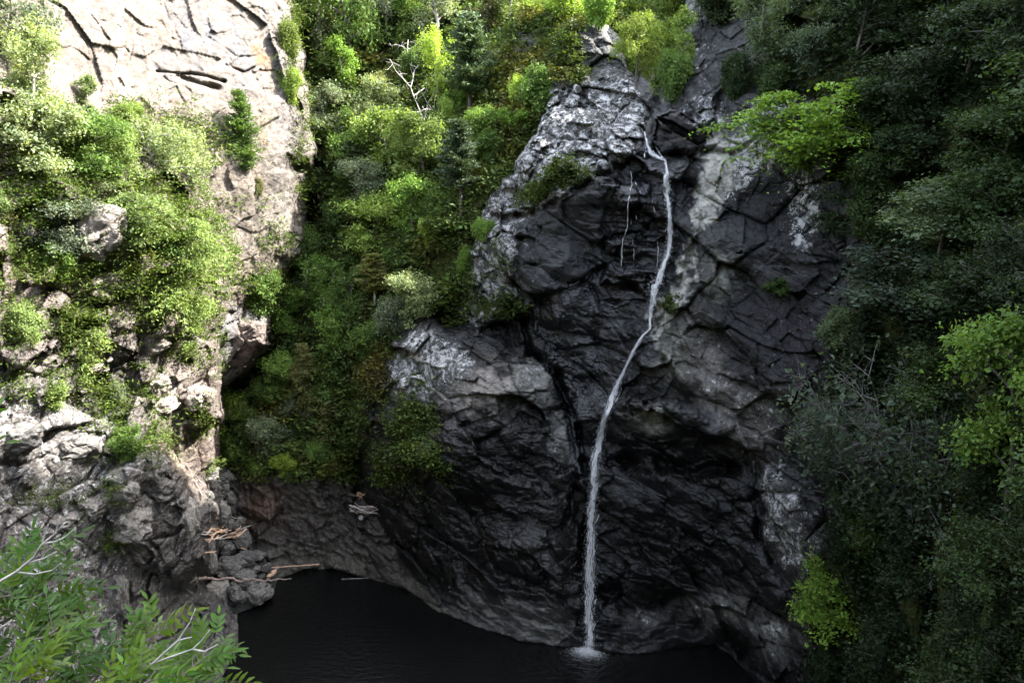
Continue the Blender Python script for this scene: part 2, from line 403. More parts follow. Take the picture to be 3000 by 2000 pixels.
def mix(nt, fac, a, b, mode='MIX'):
    m = nt.nodes.new('ShaderNodeMix'); m.data_type = 'RGBA'; m.blend_type = mode
    for s, v in ((0, fac), (6, a), (7, b)):
        if isinstance(v, (int, float)): m.inputs[s].default_value = v
        elif isinstance(v, tuple): m.inputs[s].default_value = (*v, 1)
        else: nt.links.new(v, m.inputs[s])
    return m.outputs[2]
def math_n(nt, op, a, b=None, clamp=False):
    m = nt.nodes.new('ShaderNodeMath'); m.operation = op; m.use_clamp = clamp
    for i, v in enumerate((a, b)):
        if v is None: continue
        if isinstance(v, (int, float)): m.inputs[i].default_value = v
        else: nt.links.new(v, m.inputs[i])
    return m.outputs[0]

def rock_material(name, use_attr=True, base=(.12, .115, .11), lich=.6, wet=0.0):
    m, nt, bs = new_mat(name)
    L = nt.links
    tc = N(nt, 'ShaderNodeTexCoord')
    co = tc.outputs['Object']
    if use_attr:
        ca = N(nt, 'ShaderNodeAttribute', attribute_name='col'); cb = N(nt, 'ShaderNodeAttribute', attribute_name='mask')
        sp = nt.nodes.new('ShaderNodeSeparateColor'); L.new(cb.outputs['Color'], sp.inputs[0])
        basec = ca.outputs['Color']; lichv = sp.outputs[0]; wetv = sp.outputs[1]; mossv = sp.outputs[2]
    else:
        rgb = nt.nodes.new('ShaderNodeRGB'); rgb.outputs[0].default_value = (*base, 1); basec = rgb.outputs[0]
        oi = N(nt, 'ShaderNodeObjectInfo')
        basec = mix(nt, 1.0, basec, ramp(nt, oi.outputs['Random'], [(0, (.7, .7, .7)), (1, (1.35, 1.3, 1.25))]).outputs[0], 'MULTIPLY')
        lichv = nt.nodes.new('ShaderNodeValue'); lichv.outputs[0].default_value = lich; lichv = lichv.outputs[0]
        wetv = nt.nodes.new('ShaderNodeValue'); wetv.outputs[0].default_value = wet; wetv = wetv.outputs[0]
        mossv = None
    nz = N(nt, 'ShaderNodeTexNoise', Scale=2.3, Detail=9.0, Roughness=.72, Distortion=.6); L.new(co, nz.inputs['Vector'])
    var = ramp(nt, nz.outputs['Fac'], [(.28, (.45, .45, .46)), (.5, (.95, .95, .95)), (.72, (1.65, 1.6, 1.52))])
    c = mix(nt, 1.0, basec, var.outputs[0], 'MULTIPLY')
    # mineral streaks along the beds
    mp = nt.nodes.new('ShaderNodeMapping'); mp.inputs['Rotation'].default_value = (0, R(32), 0); mp.inputs['Scale'].default_value = (.45, .6, 2.6); L.new(co, mp.inputs[0])
    st = N(nt, 'ShaderNodeTexNoise', Scale=1.5, Detail=7.0, Roughness=.65, Distortion=1.4); L.new(mp.outputs[0], st.inputs['Vector'])
    str_ = ramp(nt, st.outputs['Fac'], [(.35, (.62, .62, .64)), (.55, (1, 1, 1)), (.7, (1.45, 1.42, 1.35))])
    c = mix(nt, .45, c, str_.outputs[0], 'MULTIPLY')
    # lichen: blotches and specks
    l1 = N(nt, 'ShaderNodeTexNoise', Scale=1.9, Detail=8.0, Roughness=.75, Distortion=.3); L.new(co, l1.inputs['Vector'])
    v1 = N(nt, 'ShaderNodeTexVoronoi', Scale=5.5); v1.inputs['Randomness'].default_value = 1; L.new(co, v1.inputs['Vector'])
    l2 = N(nt, 'ShaderNodeTexNoise', Scale=.9, Detail=3.0); L.new(co, l2.inputs['Vector'])
    t1 = math_n(nt, 'ADD', l1.outputs['Fac'], math_n(nt, 'MULTIPLY', math_n(nt, 'SUBTRACT', lichv, .5), .34))
    blot = ramp(nt, t1, [(.575, (0, 0, 0)), (.63, (1, 1, 1))])
    vs = math_n(nt, 'MULTIPLY', math_n(nt, 'MULTIPLY', l2.outputs['Fac'], lichv), .62)
    spk = math_n(nt, 'LESS_THAN', v1.outputs['Distance'], vs)
    lf = math_n(nt, 'MULTIPLY', math_n(nt, 'MAXIMUM', blot.outputs[0], math_n(nt, 'MULTIPLY', spk, .8)), math_n(nt, 'MULTIPLY', lichv, 1.6, True))
    lc = ramp(nt, l2.outputs['Fac'], [(.3, (.28, .28, .27)), (.6, (.44, .44, .43))])
    c = mix(nt, lf, c, lc.outputs[0])
    if mossv is not None:
        g = N(nt, 'ShaderNodeTexNoise', Scale=1.1, Detail=8.0, Roughness=.7); L.new(co, g.inputs['Vector'])
        ge = N(nt, 'ShaderNodeNewGeometry')
        sx = nt.nodes.new('ShaderNodeSeparateXYZ'); L.new(ge.outputs['Normal'], sx.inputs[0])
        t = math_n(nt, 'ADD', g.outputs['Fac'], math_n(nt, 'MULTIPLY', math_n(nt, 'SUBTRACT', mossv, .5), .75))
        t = math_n(nt, 'ADD', t, math_n(nt, 'MULTIPLY', sx.outputs[2], .10))
        mf = ramp(nt, t, [(.56, (0, 0, 0)), (.66, (1, 1, 1))])
        g2 = N(nt, 'ShaderNodeTexNoise', Scale=7.0, Detail=6.0, Roughness=.75); L.new(co, g2.inputs['Vector'])
        mc = ramp(nt, g2.outputs['Fac'], [(.3, (.010, .015, .005)), (.5, (.028, .036, .009)), (.62, (.055, .06, .014)), (.75, (.08, .062, .022))])
        c = mix(nt, mf.outputs[0], c, mc.outputs[0])
        mfo = mf.outputs[0]
    L.new(c, bs.inputs['Base Color'])
    rr = math_n(nt, 'SUBTRACT', .86, math_n(nt, 'MULTIPLY', wetv, .70))
    rv = math_n(nt, 'MULTIPLY', math_n(nt, 'SUBTRACT', nz.outputs['Fac'], .5), .35)
    rr = math_n(nt, 'ADD', rr, rv, True)
    if mossv is not None:
        rr = math_n(nt, 'MAXIMUM', rr, math_n(nt, 'MULTIPLY', mfo, .9))
    L.new(rr, bs.inputs['Roughness'])
    L.new(math_n(nt, 'ADD', math_n(nt, 'MULTIPLY', wetv, .45), .10), bs.inputs['Specular IOR Level'])
    # relief too fine for the mesh: small broken faces and grit
    wn_ = N(nt, 'ShaderNodeTexNoise', Scale=1.7, Detail=4.0); L.new(co, wn_.inputs['Vector'])
    dm = mix(nt, .22, co, wn_.outputs['Color'])
    mp2 = nt.nodes.new('ShaderNodeMapping'); mp2.inputs['Scale'].default_value = (.85, .9, 1.35); mp2.inputs['Rotation'].default_value = (0, R(30), 0); L.new(dm, mp2.inputs[0])
    hs_ = []
    for sc_, wgt in ((2.2, .55), (5.6, .32), (13.0, .16)):
        v = N(nt, 'ShaderNodeTexVoronoi', Scale=sc_, feature='F1'); L.new(mp2.outputs[0], v.inputs['Vector'])
        sc = nt.nodes.new('ShaderNodeSeparateColor'); L.new(v.outputs['Color'], sc.inputs[0])
        t_ = math_n(nt, 'MULTIPLY', math_n(nt, 'ADD', math_n(nt, 'MULTIPLY', sc.outputs[0], .5), v.outputs['Distance']), wgt)
        hs_.append(t_)
    b1 = N(nt, 'ShaderNodeTexNoise', Scale=16.0, Detail=6.0, Roughness=.7); L.new(co, b1.inputs['Vector'])
    bb = math_n(nt, 'ADD', math_n(nt, 'ADD', hs_[0], hs_[1]), math_n(nt, 'ADD', hs_[2], math_n(nt, 'MULTIPLY', b1.outputs['Fac'], .25)))
    bu = N(nt, 'ShaderNodeBump', Strength=.85, Distance=.30); L.new(bb, bu.inputs['Height'])
    if use_attr: L.new(math_n(nt, 'MULTIPLY', cb.outputs['Alpha'], .85), bu.inputs['Strength'])
    L.new(bu.outputs[0], bs.inputs['Normal'])
    return m
ROCK = rock_material('gorge_rock')
BOULDER = rock_material('boulder_rock', False, (.17, .165, .156), .42)
BOULDER_PALE = rock_material('pale_boulder_rock', False, (.27, .245, .22), .3)

# ------------------------------------------------------------------ rock colours (base colour, some painted highlights, wetness, lichen, moss)
wpx = px + wx * 1.6 + fbm(q2 * 2.5 + 5, 5, gain=.7) * 34; wpy = py + wy * 1.6 + fbm(q2 * 2.5 + 25, 5, gain=.7) * 34
def blob(cx, cy, rx, ry, ang=0, p=2.0):
    a = R(ang); dx = wpx - cx; dy = wpy - cy
    u = (dx * math.cos(a) + dy * math.sin(a)) / rx; v = (-dx * math.sin(a) + dy * math.cos(a)) / ry
    return np.exp(-(u * u + v * v) ** (p / 2))
def polym(poly, w=14):
    return np.clip(sdist(poly, wpx, wpy) / w + .5, 0, 1)
NV = len(px)
col = np.zeros((NV, 3), np.float32); lich = np.zeros(NV, np.float32); wet = np.zeros(NV, np.float32); moss = np.zeros(NV, np.float32)
def setl(nm, c, l, w, mo):
    m = lid == names.index(nm)
    col[m] = c; lich[m] = l; wet[m] = w; moss[m] = mo
setl('hillside', (.055, .05, .04), .1, 0, .95)
setl('left_cliff', (.178, .150, .124), .04, 0, 0.0)
setl('left_slope', (.215, .18, .16), .25, 0, .12)
setl('boulder_bank', (.07, .068, .065), .3, .1, .05)
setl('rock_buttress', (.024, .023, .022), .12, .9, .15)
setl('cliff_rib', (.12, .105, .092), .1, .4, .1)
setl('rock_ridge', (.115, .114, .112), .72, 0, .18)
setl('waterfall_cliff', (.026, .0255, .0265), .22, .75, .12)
def paint(m, c=None, l=None, w=None, mo=None):
    m = np.clip(m, 0, 1).astype(np.float32)
    global col, lich, wet, moss
    if c is not None: col = col * (1 - m[:, None]) + np.array(c, np.float32) * m[:, None]
    if l is not None: lich = lich * (1 - m) + l * m
    if w is not None: wet = wet * (1 - m) + w * m
    if mo is not None: moss = moss * (1 - m) + mo * m
is_ = lambda nm: (lid == names.index(nm)).astype(np.float32)
LC = is_('left_cliff'); LS = is_('left_slope'); RB = is_('rock_buttress'); WC = is_('waterfall_cliff'); RG = is_('rock_ridge'); HS = is_('hillside')
nc = np.clip(fbm(P0 / 4.0 + 5, 4) * 1.6 + .5, 0, 1)
vst = np.clip(fbm(np.stack([P0[:, 0] / .8, P0[:, 1] / .8, P0[:, 2] / 9], -1), 4) * 2 + .4, 0, 1)
paint(LC * nc * .6, (.145, .128, .115))
paint(LC * blob(500, 80, 150, 120) * vst * .9, (.125, .125, .13))
paint(LC * np.clip(fbm(P0 / 2.2 + 55, 4) * 3 - .55, 0, 1) * (.75 * blob(583, 150, 36, 24) + .7 * blob(565, 110, 20, 10) + .5 * blob(520, 5, 60, 12) + .35 * blob(600, 360, 40, 60) + .15 * blob(450, 300, 200, 90)), (.20, .10, .035))
paint(LC * blob(665, 300, 45, 300) * .7, (.145, .135, .13), .2)
paint(LC * blob(279, 110, 9, 190, 1, 4), (.36, .33, .26))
paint(LC * blob(425, 85, 16, 22), (.09, .09, .10))
paint(LC * polym([(480,700),(620,700),(620,880),(480,880)]), (.19, .18, .175), .4)
paint(LS * np.clip((py - 640) / 300, 0, 1) * np.clip((420 - px) / 160, 0, 1), (.17, .155, .148), .45)
paint(LS * polym([(-500,900),(80,870),(200,910),(300,950),(345,1020),(430,1130),(470,1170),(560,1400),(560,1800),(-500,1800)], 50), (.17, .158, .152), .62, .05, .22)
paint(LS * polym([(370,990),(425,1000),(422,1060),(440,1120),(400,1090),(360,1050)], 8), (.30, .25, .20), .05, 0, 0)
paint(LS * blob(455, 1020, 22, 50), (.16, .12, .10), .1)
paint(LS * polym([(350,1180),(480,1150),(560,1400),(560,1600),(420,1600),(250,1350)], 60), (.12, .112, .107), .4, .12, .15)
paint(HS * np.clip((py - 1090 + wy + 34 * fbm(np.stack([px / 26, py / 120, px * 0 + 8], -1), 4)) / 16, 0, 1), (.105, .092, .08), .12, .45, .12)
paint(HS * blob(600, 1170, 60, 50), (.12, .075, .05), .05, .4, .0)
paint(HS * np.clip((py - 1230) / 60, 0, 1) * .6, (.14, .13, .105))
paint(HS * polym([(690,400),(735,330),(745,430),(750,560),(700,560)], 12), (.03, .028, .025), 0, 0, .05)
paint(HS * blob(1180, 100, 60, 50), (.10, .10, .10), .5, 0, .45)
paint(HS * blob(1500, 160, 30, 60, 0), (.45, .43, .38), .6, 0, .1)
paint(HS * blob(1505, 270, 30, 22, 0), (.10, .10, .09), .2, 0, .8)
paint(RB * (blob(1000, 830, 95, 85, 20, 3) + blob(940, 900, 40, 110)), (.12, .118, .116), .78, .05, .15)
paint(RB * blob(1130, 900, 110, 55, -12, 3), (.22, .20, .18), .5, .05, .02)
paint(RB * blob(1230, 870, 60, 60, 0, 3), (.17, .17, .155), .6, .1, .0)
paint(RB * polym([(820,760),(905,770),(890,880),(850,1000),(810,1010)], 20), (.07, .065, .06), .3, 0, .95)
paint(RB * (blob(930, 1020, 75, 110, 20, 3) + blob(975, 960, 40, 40)), None, None, None, .72)
paint(RB * blob(860, 960, 40, 90), (.07, .065, .068), .2, .1, .2)
paint(RB * blob(1180, 1430, 230, 50, 14, 3), (.14, .136, .128), .3, .3, 0)
paint(RB * blob(1300, 1000, 28, 60, -10), (.2, .2, .19), .4, .3, 0)
paint(RG * polym([(1200,490),(1300,450),(1420,385),(1480,340),(1430,640),(1200,740),(1195,600)], 20), (.062, .061, .062), .38, .35, .06)
paint(RG * polym([(1300,500),(1430,400),(1430,640),(1250,680)], 30), (.04, .04, .043), .15, .6, .0)
paint(RG * blob(1130, 640, 55, 60, 0, 3), (.15, .148, .145), .8, 0, .15)
paint(RG * np.clip((230 - py) / 90, 0, 1) * np.clip((1390 - px) / 60, 0, 1), (.08, .075, .06), .4, None, .85)
paint(RG * (blob(1240, 430, 60, 26, -30) + blob(1300, 410, 40, 20)), None, None, None, .85)
paint(RG * (blob(1120, 690, 60, 40) + blob(1050, 600, 30, 60)), None, None, None, .8)
paint(RG * blob(1380, 120, 50, 60), (.15, .148, .14), .35, 0, .1)
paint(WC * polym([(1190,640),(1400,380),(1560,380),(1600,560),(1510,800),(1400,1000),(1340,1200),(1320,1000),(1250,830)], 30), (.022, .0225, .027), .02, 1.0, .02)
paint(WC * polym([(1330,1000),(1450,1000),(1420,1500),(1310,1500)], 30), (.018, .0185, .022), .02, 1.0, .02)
paint(WC * blob(1620, 300, 60, 90, 0, 3), (.15, .15, .155), .78, 0, .05)
paint(WC * blob(1610, 120, 40, 120, 0, 3), (.08, .08, .08), .5, 0, .3)
paint(WC * polym([(1640,330),(1720,290),(1780,300),(1700,400),(1660,470),(1600,560),(1570,680),(1510,800),(1500,720),(1560,620),(1590,540),(1590,430)], 14), (.34, .335, .30), .25, .05, .0)
paint(WC * polym([(1520,290),(1560,268),(1600,295),(1630,338),(1580,345),(1518,338)], 8), (.03, .029, .028), .0, .2, 0)
paint(WC * (blob(1560, 820, 45, 60) + blob(1650, 640, 40, 60) + blob(1500, 960, 70, 28)), (.22, .22, .19), .5, .1, .0)
paint(WC * blob(1640, 860, 50, 160, -20, 3), (.14, .13, .12), .5, .1, .05)
paint(WC * blob(1740, 960, 60, 90, 0, 3), (.16, .148, .135), .6, .1, 0)
paint(WC * blob(1820, 760, 130, 160, 0, 3), (.055, .052, .058), .35, .1, .25)
paint(WC * blob(1820, 480, 110, 130, 0, 3), (.05, .049, .055), .35, .2, .25)
paint(WC * blob(1850, 470, 50, 110, 0, 3), None, .75, None, None)
paint(WC * polym([(1700,260),(1800,220),(1800,330),(1740,400),(1680,470)], 16), (.09, .088, .088), .8, 0, .2)
paint(WC * (blob(1775, 1110, 45, 60) + blob(1790, 1200, 50, 90) + blob(1850, 1260, 50, 70) * .8), (.12, .118, .115), .72, 0, .1)
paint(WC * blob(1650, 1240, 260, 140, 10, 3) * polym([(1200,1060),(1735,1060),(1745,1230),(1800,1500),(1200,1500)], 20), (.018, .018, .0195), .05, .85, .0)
paint(WC * (blob(1650, 1400, 90, 60) + blob(1780, 1460, 60, 50) + .8 * blob(1480, 1420, 50, 40)), (.14, .136, .125), .6, .2, 0)  # pale patches stand in for lit highlights on the lower right wall
paint(WC * (.8 * blob(1590, 1180, 60, 40) + .7 * blob(1440, 1150, 40, 60) + .7 * blob(1600, 960, 60, 25) + .6 * blob(1780, 620, 60, 60)), (.085, .083, .085), .35, .5, 0)
paint(WC * (blob(1865, 490, 8, 14) + blob(1850, 550, 9, 10) + blob(1868, 555, 7, 12) + blob(1760, 370, 10, 22) + blob(1700, 330, 22, 18)), (.3, .3, .3), 1.0, 0, 0)
paint(WC * polym([(1900,250),(1990,560),(1960,700),(1890,900),(1930,1180),(1850,1380),(1870,1700),(BIG,1700),(BIG,-900),(1750,-900),(1760,200)], 50), (.05, .045, .035), .25, 0, .75)
grain = (1 + .35 * fbm(P0 / .35, 3))[:, None]
col = np.clip(col * grain, .004, .8)
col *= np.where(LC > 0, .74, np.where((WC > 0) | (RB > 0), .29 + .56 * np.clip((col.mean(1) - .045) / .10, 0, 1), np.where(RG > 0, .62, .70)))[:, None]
maskc = np.stack([lich, wet, moss], -1)

# ------------------------------------------------------------------ the ground as one gorge, cut where the rock masses meet
idx = np.arange(NY * NX).reshape(NY, NX)
quads = np.stack([idx[1:, :-1], idx[1:, 1:], idx[:-1, 1:], idx[:-1, :-1]], -1).reshape(-1, 4)
qid = lid[quads[:, 3]]
LBL = {'left_cliff': 'pale pinkish sheer cliff in full sun', 'left_slope': 'broken grey and pink rock slope beside the pool',
       'hillside': 'steep overgrown hillside behind the pool with ribbed dark wall at its foot', 'rock_buttress': 'rounded dark rock buttress rising from the pool left of the waterfall',
       'rock_ridge': 'pale lichen covered rock ridge left of the top of the falls', 'waterfall_cliff': 'dark wet rock wall behind and right of the waterfall',
       'cliff_rib': 'narrow brown rock rib at the back of the pool', 'boulder_bank': 'bank of rubble sloping to the pool'}
for k, nm in enumerate(names):
    q = quads[qid == k]
    u, inv = np.unique(q, return_inverse=True)
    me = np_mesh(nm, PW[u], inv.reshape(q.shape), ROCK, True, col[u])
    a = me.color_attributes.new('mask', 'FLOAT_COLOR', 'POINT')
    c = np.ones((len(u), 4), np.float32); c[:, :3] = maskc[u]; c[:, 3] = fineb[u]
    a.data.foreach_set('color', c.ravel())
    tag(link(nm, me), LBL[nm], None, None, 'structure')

# unseen hill outside the picture, crest shaped to keep sun out of the gorge
hx = np.linspace(24, 130, 70); hy = np.linspace(-30, 150, 90)
HX, HY = np.meshgrid(hx, hy)
hp = np.stack([HX.ravel(), HY.ravel(), HX.ravel() * 0], -1)
CY = [-30, 30, 43, 55, 66, 75, 85, 95, 110, 150]
CH = [84, 84, 80, 68, 57, 49, 39, 28, 10, 0]  # crest heights set by where the shadow edge should fall
crest = np.interp(hp[:, 1], CY, CH)
t = np.clip((hp[:, 0] - 26) / 24, 0, 1)
hz = -12 + (crest + 12) * t ** .8 + fbm(hp / 14, 4) * 3.0 + fbm(hp / 3 + 9, 3) * 1.2
hz = hz - np.clip(hp[:, 0] - 60, 0, 99) * .25
hp[:, 2] = hz
# the hill stands behind the right-hand wall: keep it clear of everything in view
ratio = hp[:, 0] / np.maximum(hp[:, 1], 1)
vis = hp[:, 1] < np.interp(ratio, [.2, .3, .45, .65, .95, 1.1], [140, 88, 76, 66, 44, -99])
hp[:, 2] = np.where(vis, -60, hp[:, 2])
ii = np.arange(len(hy) * len(hx)).reshape(len(hy), len(hx))
hq = np.stack([ii[:-1, :-1], ii[:-1, 1:], ii[1:, 1:], ii[1:, :-1]], -1).reshape(-1, 4)
me = np_mesh('hill', hp, hq, ROCK, True, np.tile(np.array([[.05, .05, .03]], np.float32), (len(hp), 1)))
a = me.color_attributes.new('mask', 'FLOAT_COLOR', 'POINT'); a.data.foreach_set('color', np.tile(np.array([.1, 0, .95, 1], np.float32), len(hp)))
tag(link('hill', me), 'unseen hill above the right-hand wall, shaped to shade the gorge', None, None, 'structure')

# unseen near side of the gorge, added behind the viewpoint to block low sky
bx = np.linspace(-95, 30, 70); by = np.linspace(-70, 40, 60)
HX, HY = np.meshgrid(bx, by)
hp = np.stack([HX.ravel(), HY.ravel(), HX.ravel() * 0], -1)
dL = -hp[:, 0] - 0.70 * np.maximum(hp[:, 1], 0) - 6
dB = -hp[:, 1] - 3
inside = np.where(hp[:, 1] > -3, dL, np.maximum(dL, dB))
hz = -8 + 40 * np.clip(np.maximum(np.where(hp[:, 1] > -3, -99, dB), np.where(hp[:, 0] < 0, dL, -99)) / 32, -.6, 1.1) + fbm(hp / 9, 4) * 2.0
hz = np.where(inside < 0, -60, hz)
hp[:, 2] = hz
ii = np.arange(len(by) * len(bx)).reshape(len(by), len(bx))
hq = np.stack([ii[:-1, :-1], ii[:-1, 1:], ii[1:, 1:], ii[1:, :-1]], -1).reshape(-1, 4)
me = np_mesh('terrain', hp, hq, ROCK, True, np.tile(np.array([[.05, .05, .03]], np.float32), (len(hp), 1)))
a = me.color_attributes.new('mask', 'FLOAT_COLOR', 'POINT'); a.data.foreach_set('color', np.tile(np.array([.1, 0, .95, 1], np.float32), len(hp)))
tag(link('terrain', me), 'unseen near side of the gorge behind the viewpoint, added to block low sky', None, None, 'structure')

# ------------------------------------------------------------------ pool water
m, nt, bs = new_mat('peaty_water')
bs.inputs['Base Color'].default_value = (.004, .0042, .004, 1); bs.inputs['Roughness'].default_value = .06
bs.inputs['IOR'].default_value = 1.33
tc = N(nt, 'ShaderNodeTexCoord'); w1 = N(nt, 'ShaderNodeTexNoise', Scale=1.3, Detail=5.0, Roughness=.6)
mp = nt.nodes.new('ShaderNodeMapping'); mp.inputs['Scale'].default_value = (1, 2.2, 1); mp.inputs['Rotation'].default_value = (0, 0, R(-20))
nt.links.new(tc.outputs['Object'], mp.inputs[0]); nt.links.new(mp.outputs[0], w1.inputs['Vector'])
IMP = world_pt(1352, 1494, float(ypool(1494)))
vd = N(nt, 'ShaderNodeVectorMath', operation='DISTANCE'); nt.links.new(tc.outputs['Object'], vd.inputs[0]); vd.inputs[1].default_value = (float(IMP[0]), float(IMP[1]), POOL_Z)
ang = math_n(nt, 'ADD', math_n(nt, 'MULTIPLY', vd.outputs['Value'], 9.0), math_n(nt, 'MULTIPLY', w1.outputs['Fac'], 22.0))
ringh = math_n(nt, 'MULTIPLY', math_n(nt, 'SINE', ang), math_n(nt, 'DIVIDE', .7, math_n(nt, 'ADD', math_n(nt, 'MULTIPLY', vd.outputs['Value'], vd.outputs['Value']), 2.0)))
hh_ = math_n(nt, 'ADD', w1.outputs['Fac'], ringh)
bu = N(nt, 'ShaderNodeBump', Strength=.7, Distance=.12); nt.links.new(hh_, bu.inputs['Height']); nt.links.new(bu.outputs[0], bs.inputs['Normal'])
WATER = m
V = np.array([(-45, 15, POOL_Z), (45, 15, POOL_Z), (45, 72, POOL_Z), (-45, 72, POOL_Z)])
tag(link('water', np_mesh('water', V, np.array([[0, 1, 2, 3]]), WATER)), 'still black peaty water of the plunge pool', None, None, 'structure')

# ------------------------------------------------------------------ plant materials
def leaf_material(name, base, rnd=.35, trans=.35, rough=.6, dry=(.13, .12, .03), dryf=.15):
    m, nt, bs = new_mat(name)
    L = nt.links
    ca = N(nt, 'ShaderNodeAttribute', attribute_name='col')
    oi = N(nt, 'ShaderNodeObjectInfo')
    rr = ramp(nt, oi.outputs['Random'], [(0, (1 - rnd, 1 - rnd, 1 - rnd * .6)), (.5, (1, 1, 1)), (1, (1 + rnd * 1.1, 1 + rnd, 1 + rnd * .2))])
    c = mix(nt, 1.0, tuple(b_ * .72 for b_ in base), rr.outputs[0], 'MULTIPLY')
    c = mix(nt, 1.0, c, ca.outputs['Color'], 'MULTIPLY')
    L.new(c, bs.inputs['Base Color'])
    bs.inputs['Roughness'].default_value = rough
    bs.inputs['Specular IOR Level'].default_value = .18
    tr = nt.nodes.new('ShaderNodeBsdfTranslucent')
    c2 = mix(nt, 1.0, c, (1.5, 1.5, .7), 'MULTIPLY')
    L.new(c2, tr.inputs['Color'])
    mx = nt.nodes.new('ShaderNodeMixShader'); mx.inputs[0].default_value = trans
    L.new(bs.outputs[0], mx.inputs[1]); L.new(tr.outputs[0], mx.inputs[2])
    L.new(mx.outputs[0], nt.nodes['Material Output'].inputs['Surface'])
    return m
LM = {
 'bright': leaf_material('bright_green_leaf', (.27, .38, .08)),
 'mid':    leaf_material('green_leaf', (.12, .20, .045)),
 'dark':   leaf_material('dark_green_leaf', (.045, .078, .024)),
 'grey':   leaf_material('grey_green_leaf', (.21, .26, .145)),
 'yellow': leaf_material('yellow_green_leaf', (.20, .27, .045)),
 'olive':  leaf_material('olive_leaf', (.19, .20, .07)),
 'blue':   leaf_material('blue_green_needle', (.11, .165, .07), trans=.15),
 'ash':    leaf_material('ash_leaf', (.080, .15, .022), trans=.4, rough=.4),
 'vivid':  leaf_material('vivid_green_leaf', (.15, .25, .045)),
 'fresh':  leaf_material('sunlit_green_leaf', (.16, .27, .055)),  # green leaf lightened for a sunnier hillside
 'pale':   leaf_material('pale_green_leaf', (.21, .29, .095)),
 'shaded_dark':   leaf_material('shaded_dark_green_leaf', (.030, .052, .018)),  # dark leaf with the right slope's shade in its colour
 'shaded_grey':    leaf_material('shaded_grey_green_leaf', (.095, .135, .075)),  # grey-green leaf darkened the same way for shade
 'cover':  leaf_material('ground_plant', (1, 1, 1), rnd=.0, trans=.25),
}
def bark_material(name, c1, c2):
    m, nt, bs = new_mat(name)
    tc = N(nt, 'ShaderNodeTexCoord'); nz = N(nt, 'ShaderNodeTexNoise', Scale=6.0, Detail=6.0, Roughness=.7)
    mp = nt.nodes.new('ShaderNodeMapping'); mp.inputs['Scale'].default_value = (3, 3, .7)
    nt.links.new(tc.outputs['Object'], mp.inputs[0]); nt.links.new(mp.outputs[0], nz.inputs['Vector'])
    r = ramp(nt, nz.outputs['Fac'], [(.35, c1), (.65, c2)]); nt.links.new(r.outputs[0], bs.inputs['Base Color'])
    bs.inputs['Roughness'].default_value = .85
    bu = N(nt, 'ShaderNodeBump', Strength=.5, Distance=.02); nt.links.new(nz.outputs['Fac'], bu.inputs['Height']); nt.links.new(bu.outputs[0], bs.inputs['Normal'])
    return m
BARK = bark_material('brown_bark', (.05, .042, .035), (.14, .12, .10))
BARK_PALE = bark_material('pale_bark', (.22, .20, .18), (.48, .45, .41))
BARK_GREY = bark_material('grey_bark', (.06, .057, .054), (.17, .16, .15))
DEADWOOD = bark_material('bleached_wood', (.30, .27, .25), (.58, .54, .50))
ORANGE_WOOD = bark_material('orange_split_wood', (.38, .22, .13), (.62, .43, .29))
WET_WOOD = bark_material('wet_log_bark', (.09, .065, .055), (.26, .20, .17))

# ------------------------------------------------------------------ plant geometry
class Tubes:
    def __init__(s): s.V = []; s.F = []; s.n = 0
    def add(s, pts, rads, k=5):
        pts = [np.array(p, float) for p in pts]
        rings = []
        for i, p in enumerate(pts):
            d = pts[min(i + 1, len(pts) - 1)] - pts[max(i - 1, 0)]
            d = d / (np.linalg.norm(d) + 1e-9)
            a = np.cross(d, [0, 0, 1.0]) if abs(d[2]) < .9 else np.cross(d, [1.0, 0, 0])
            a /= np.linalg.norm(a); b = np.cross(d, a)
            th = np.arange(k) * 2 * math.pi / k
            s.V.append(p + rads[i] * (np.cos(th)[:, None] * a + np.sin(th)[:, None] * b))
        for i in range(len(pts) - 1):
            for j in range(k):
                j2 = (j + 1) % k
                s.F.append((s.n + i * k + j, s.n + i * k + j2, s.n + (i + 1) * k + j2, s.n + (i + 1) * k + j))
        s.n += len(pts) * k
        # caps
        for base in (s.n - k, s.n - len(pts) * k):
            if k == 4: s.F.append(tuple(base + j for j in range(4)))
            else:
                for j in range(1, k - 2 + 1, 1):
                    s.F.append((base, base + j, base + min(j + 1, k - 1), base + min(j + 1, k - 1)))
    def mesh(s, name, mat):
        return quad_tri_mesh(name, np.concatenate(s.V), s.F, mat)
def quad_tri_mesh(name, V, Fc, mat, smooth=True):
    me = bpy.data.meshes.new(name)
    fs = [tuple(dict.fromkeys(f)) for f in Fc]
    me.from_pydata([tuple(v) for v in V], [], [f for f in fs if len(f) > 2])
    me.polygons.foreach_set('use_smooth', np.full(len(me.polygons), smooth, bool))
    if mat: me.materials.append(mat)
    me.update()
    return me

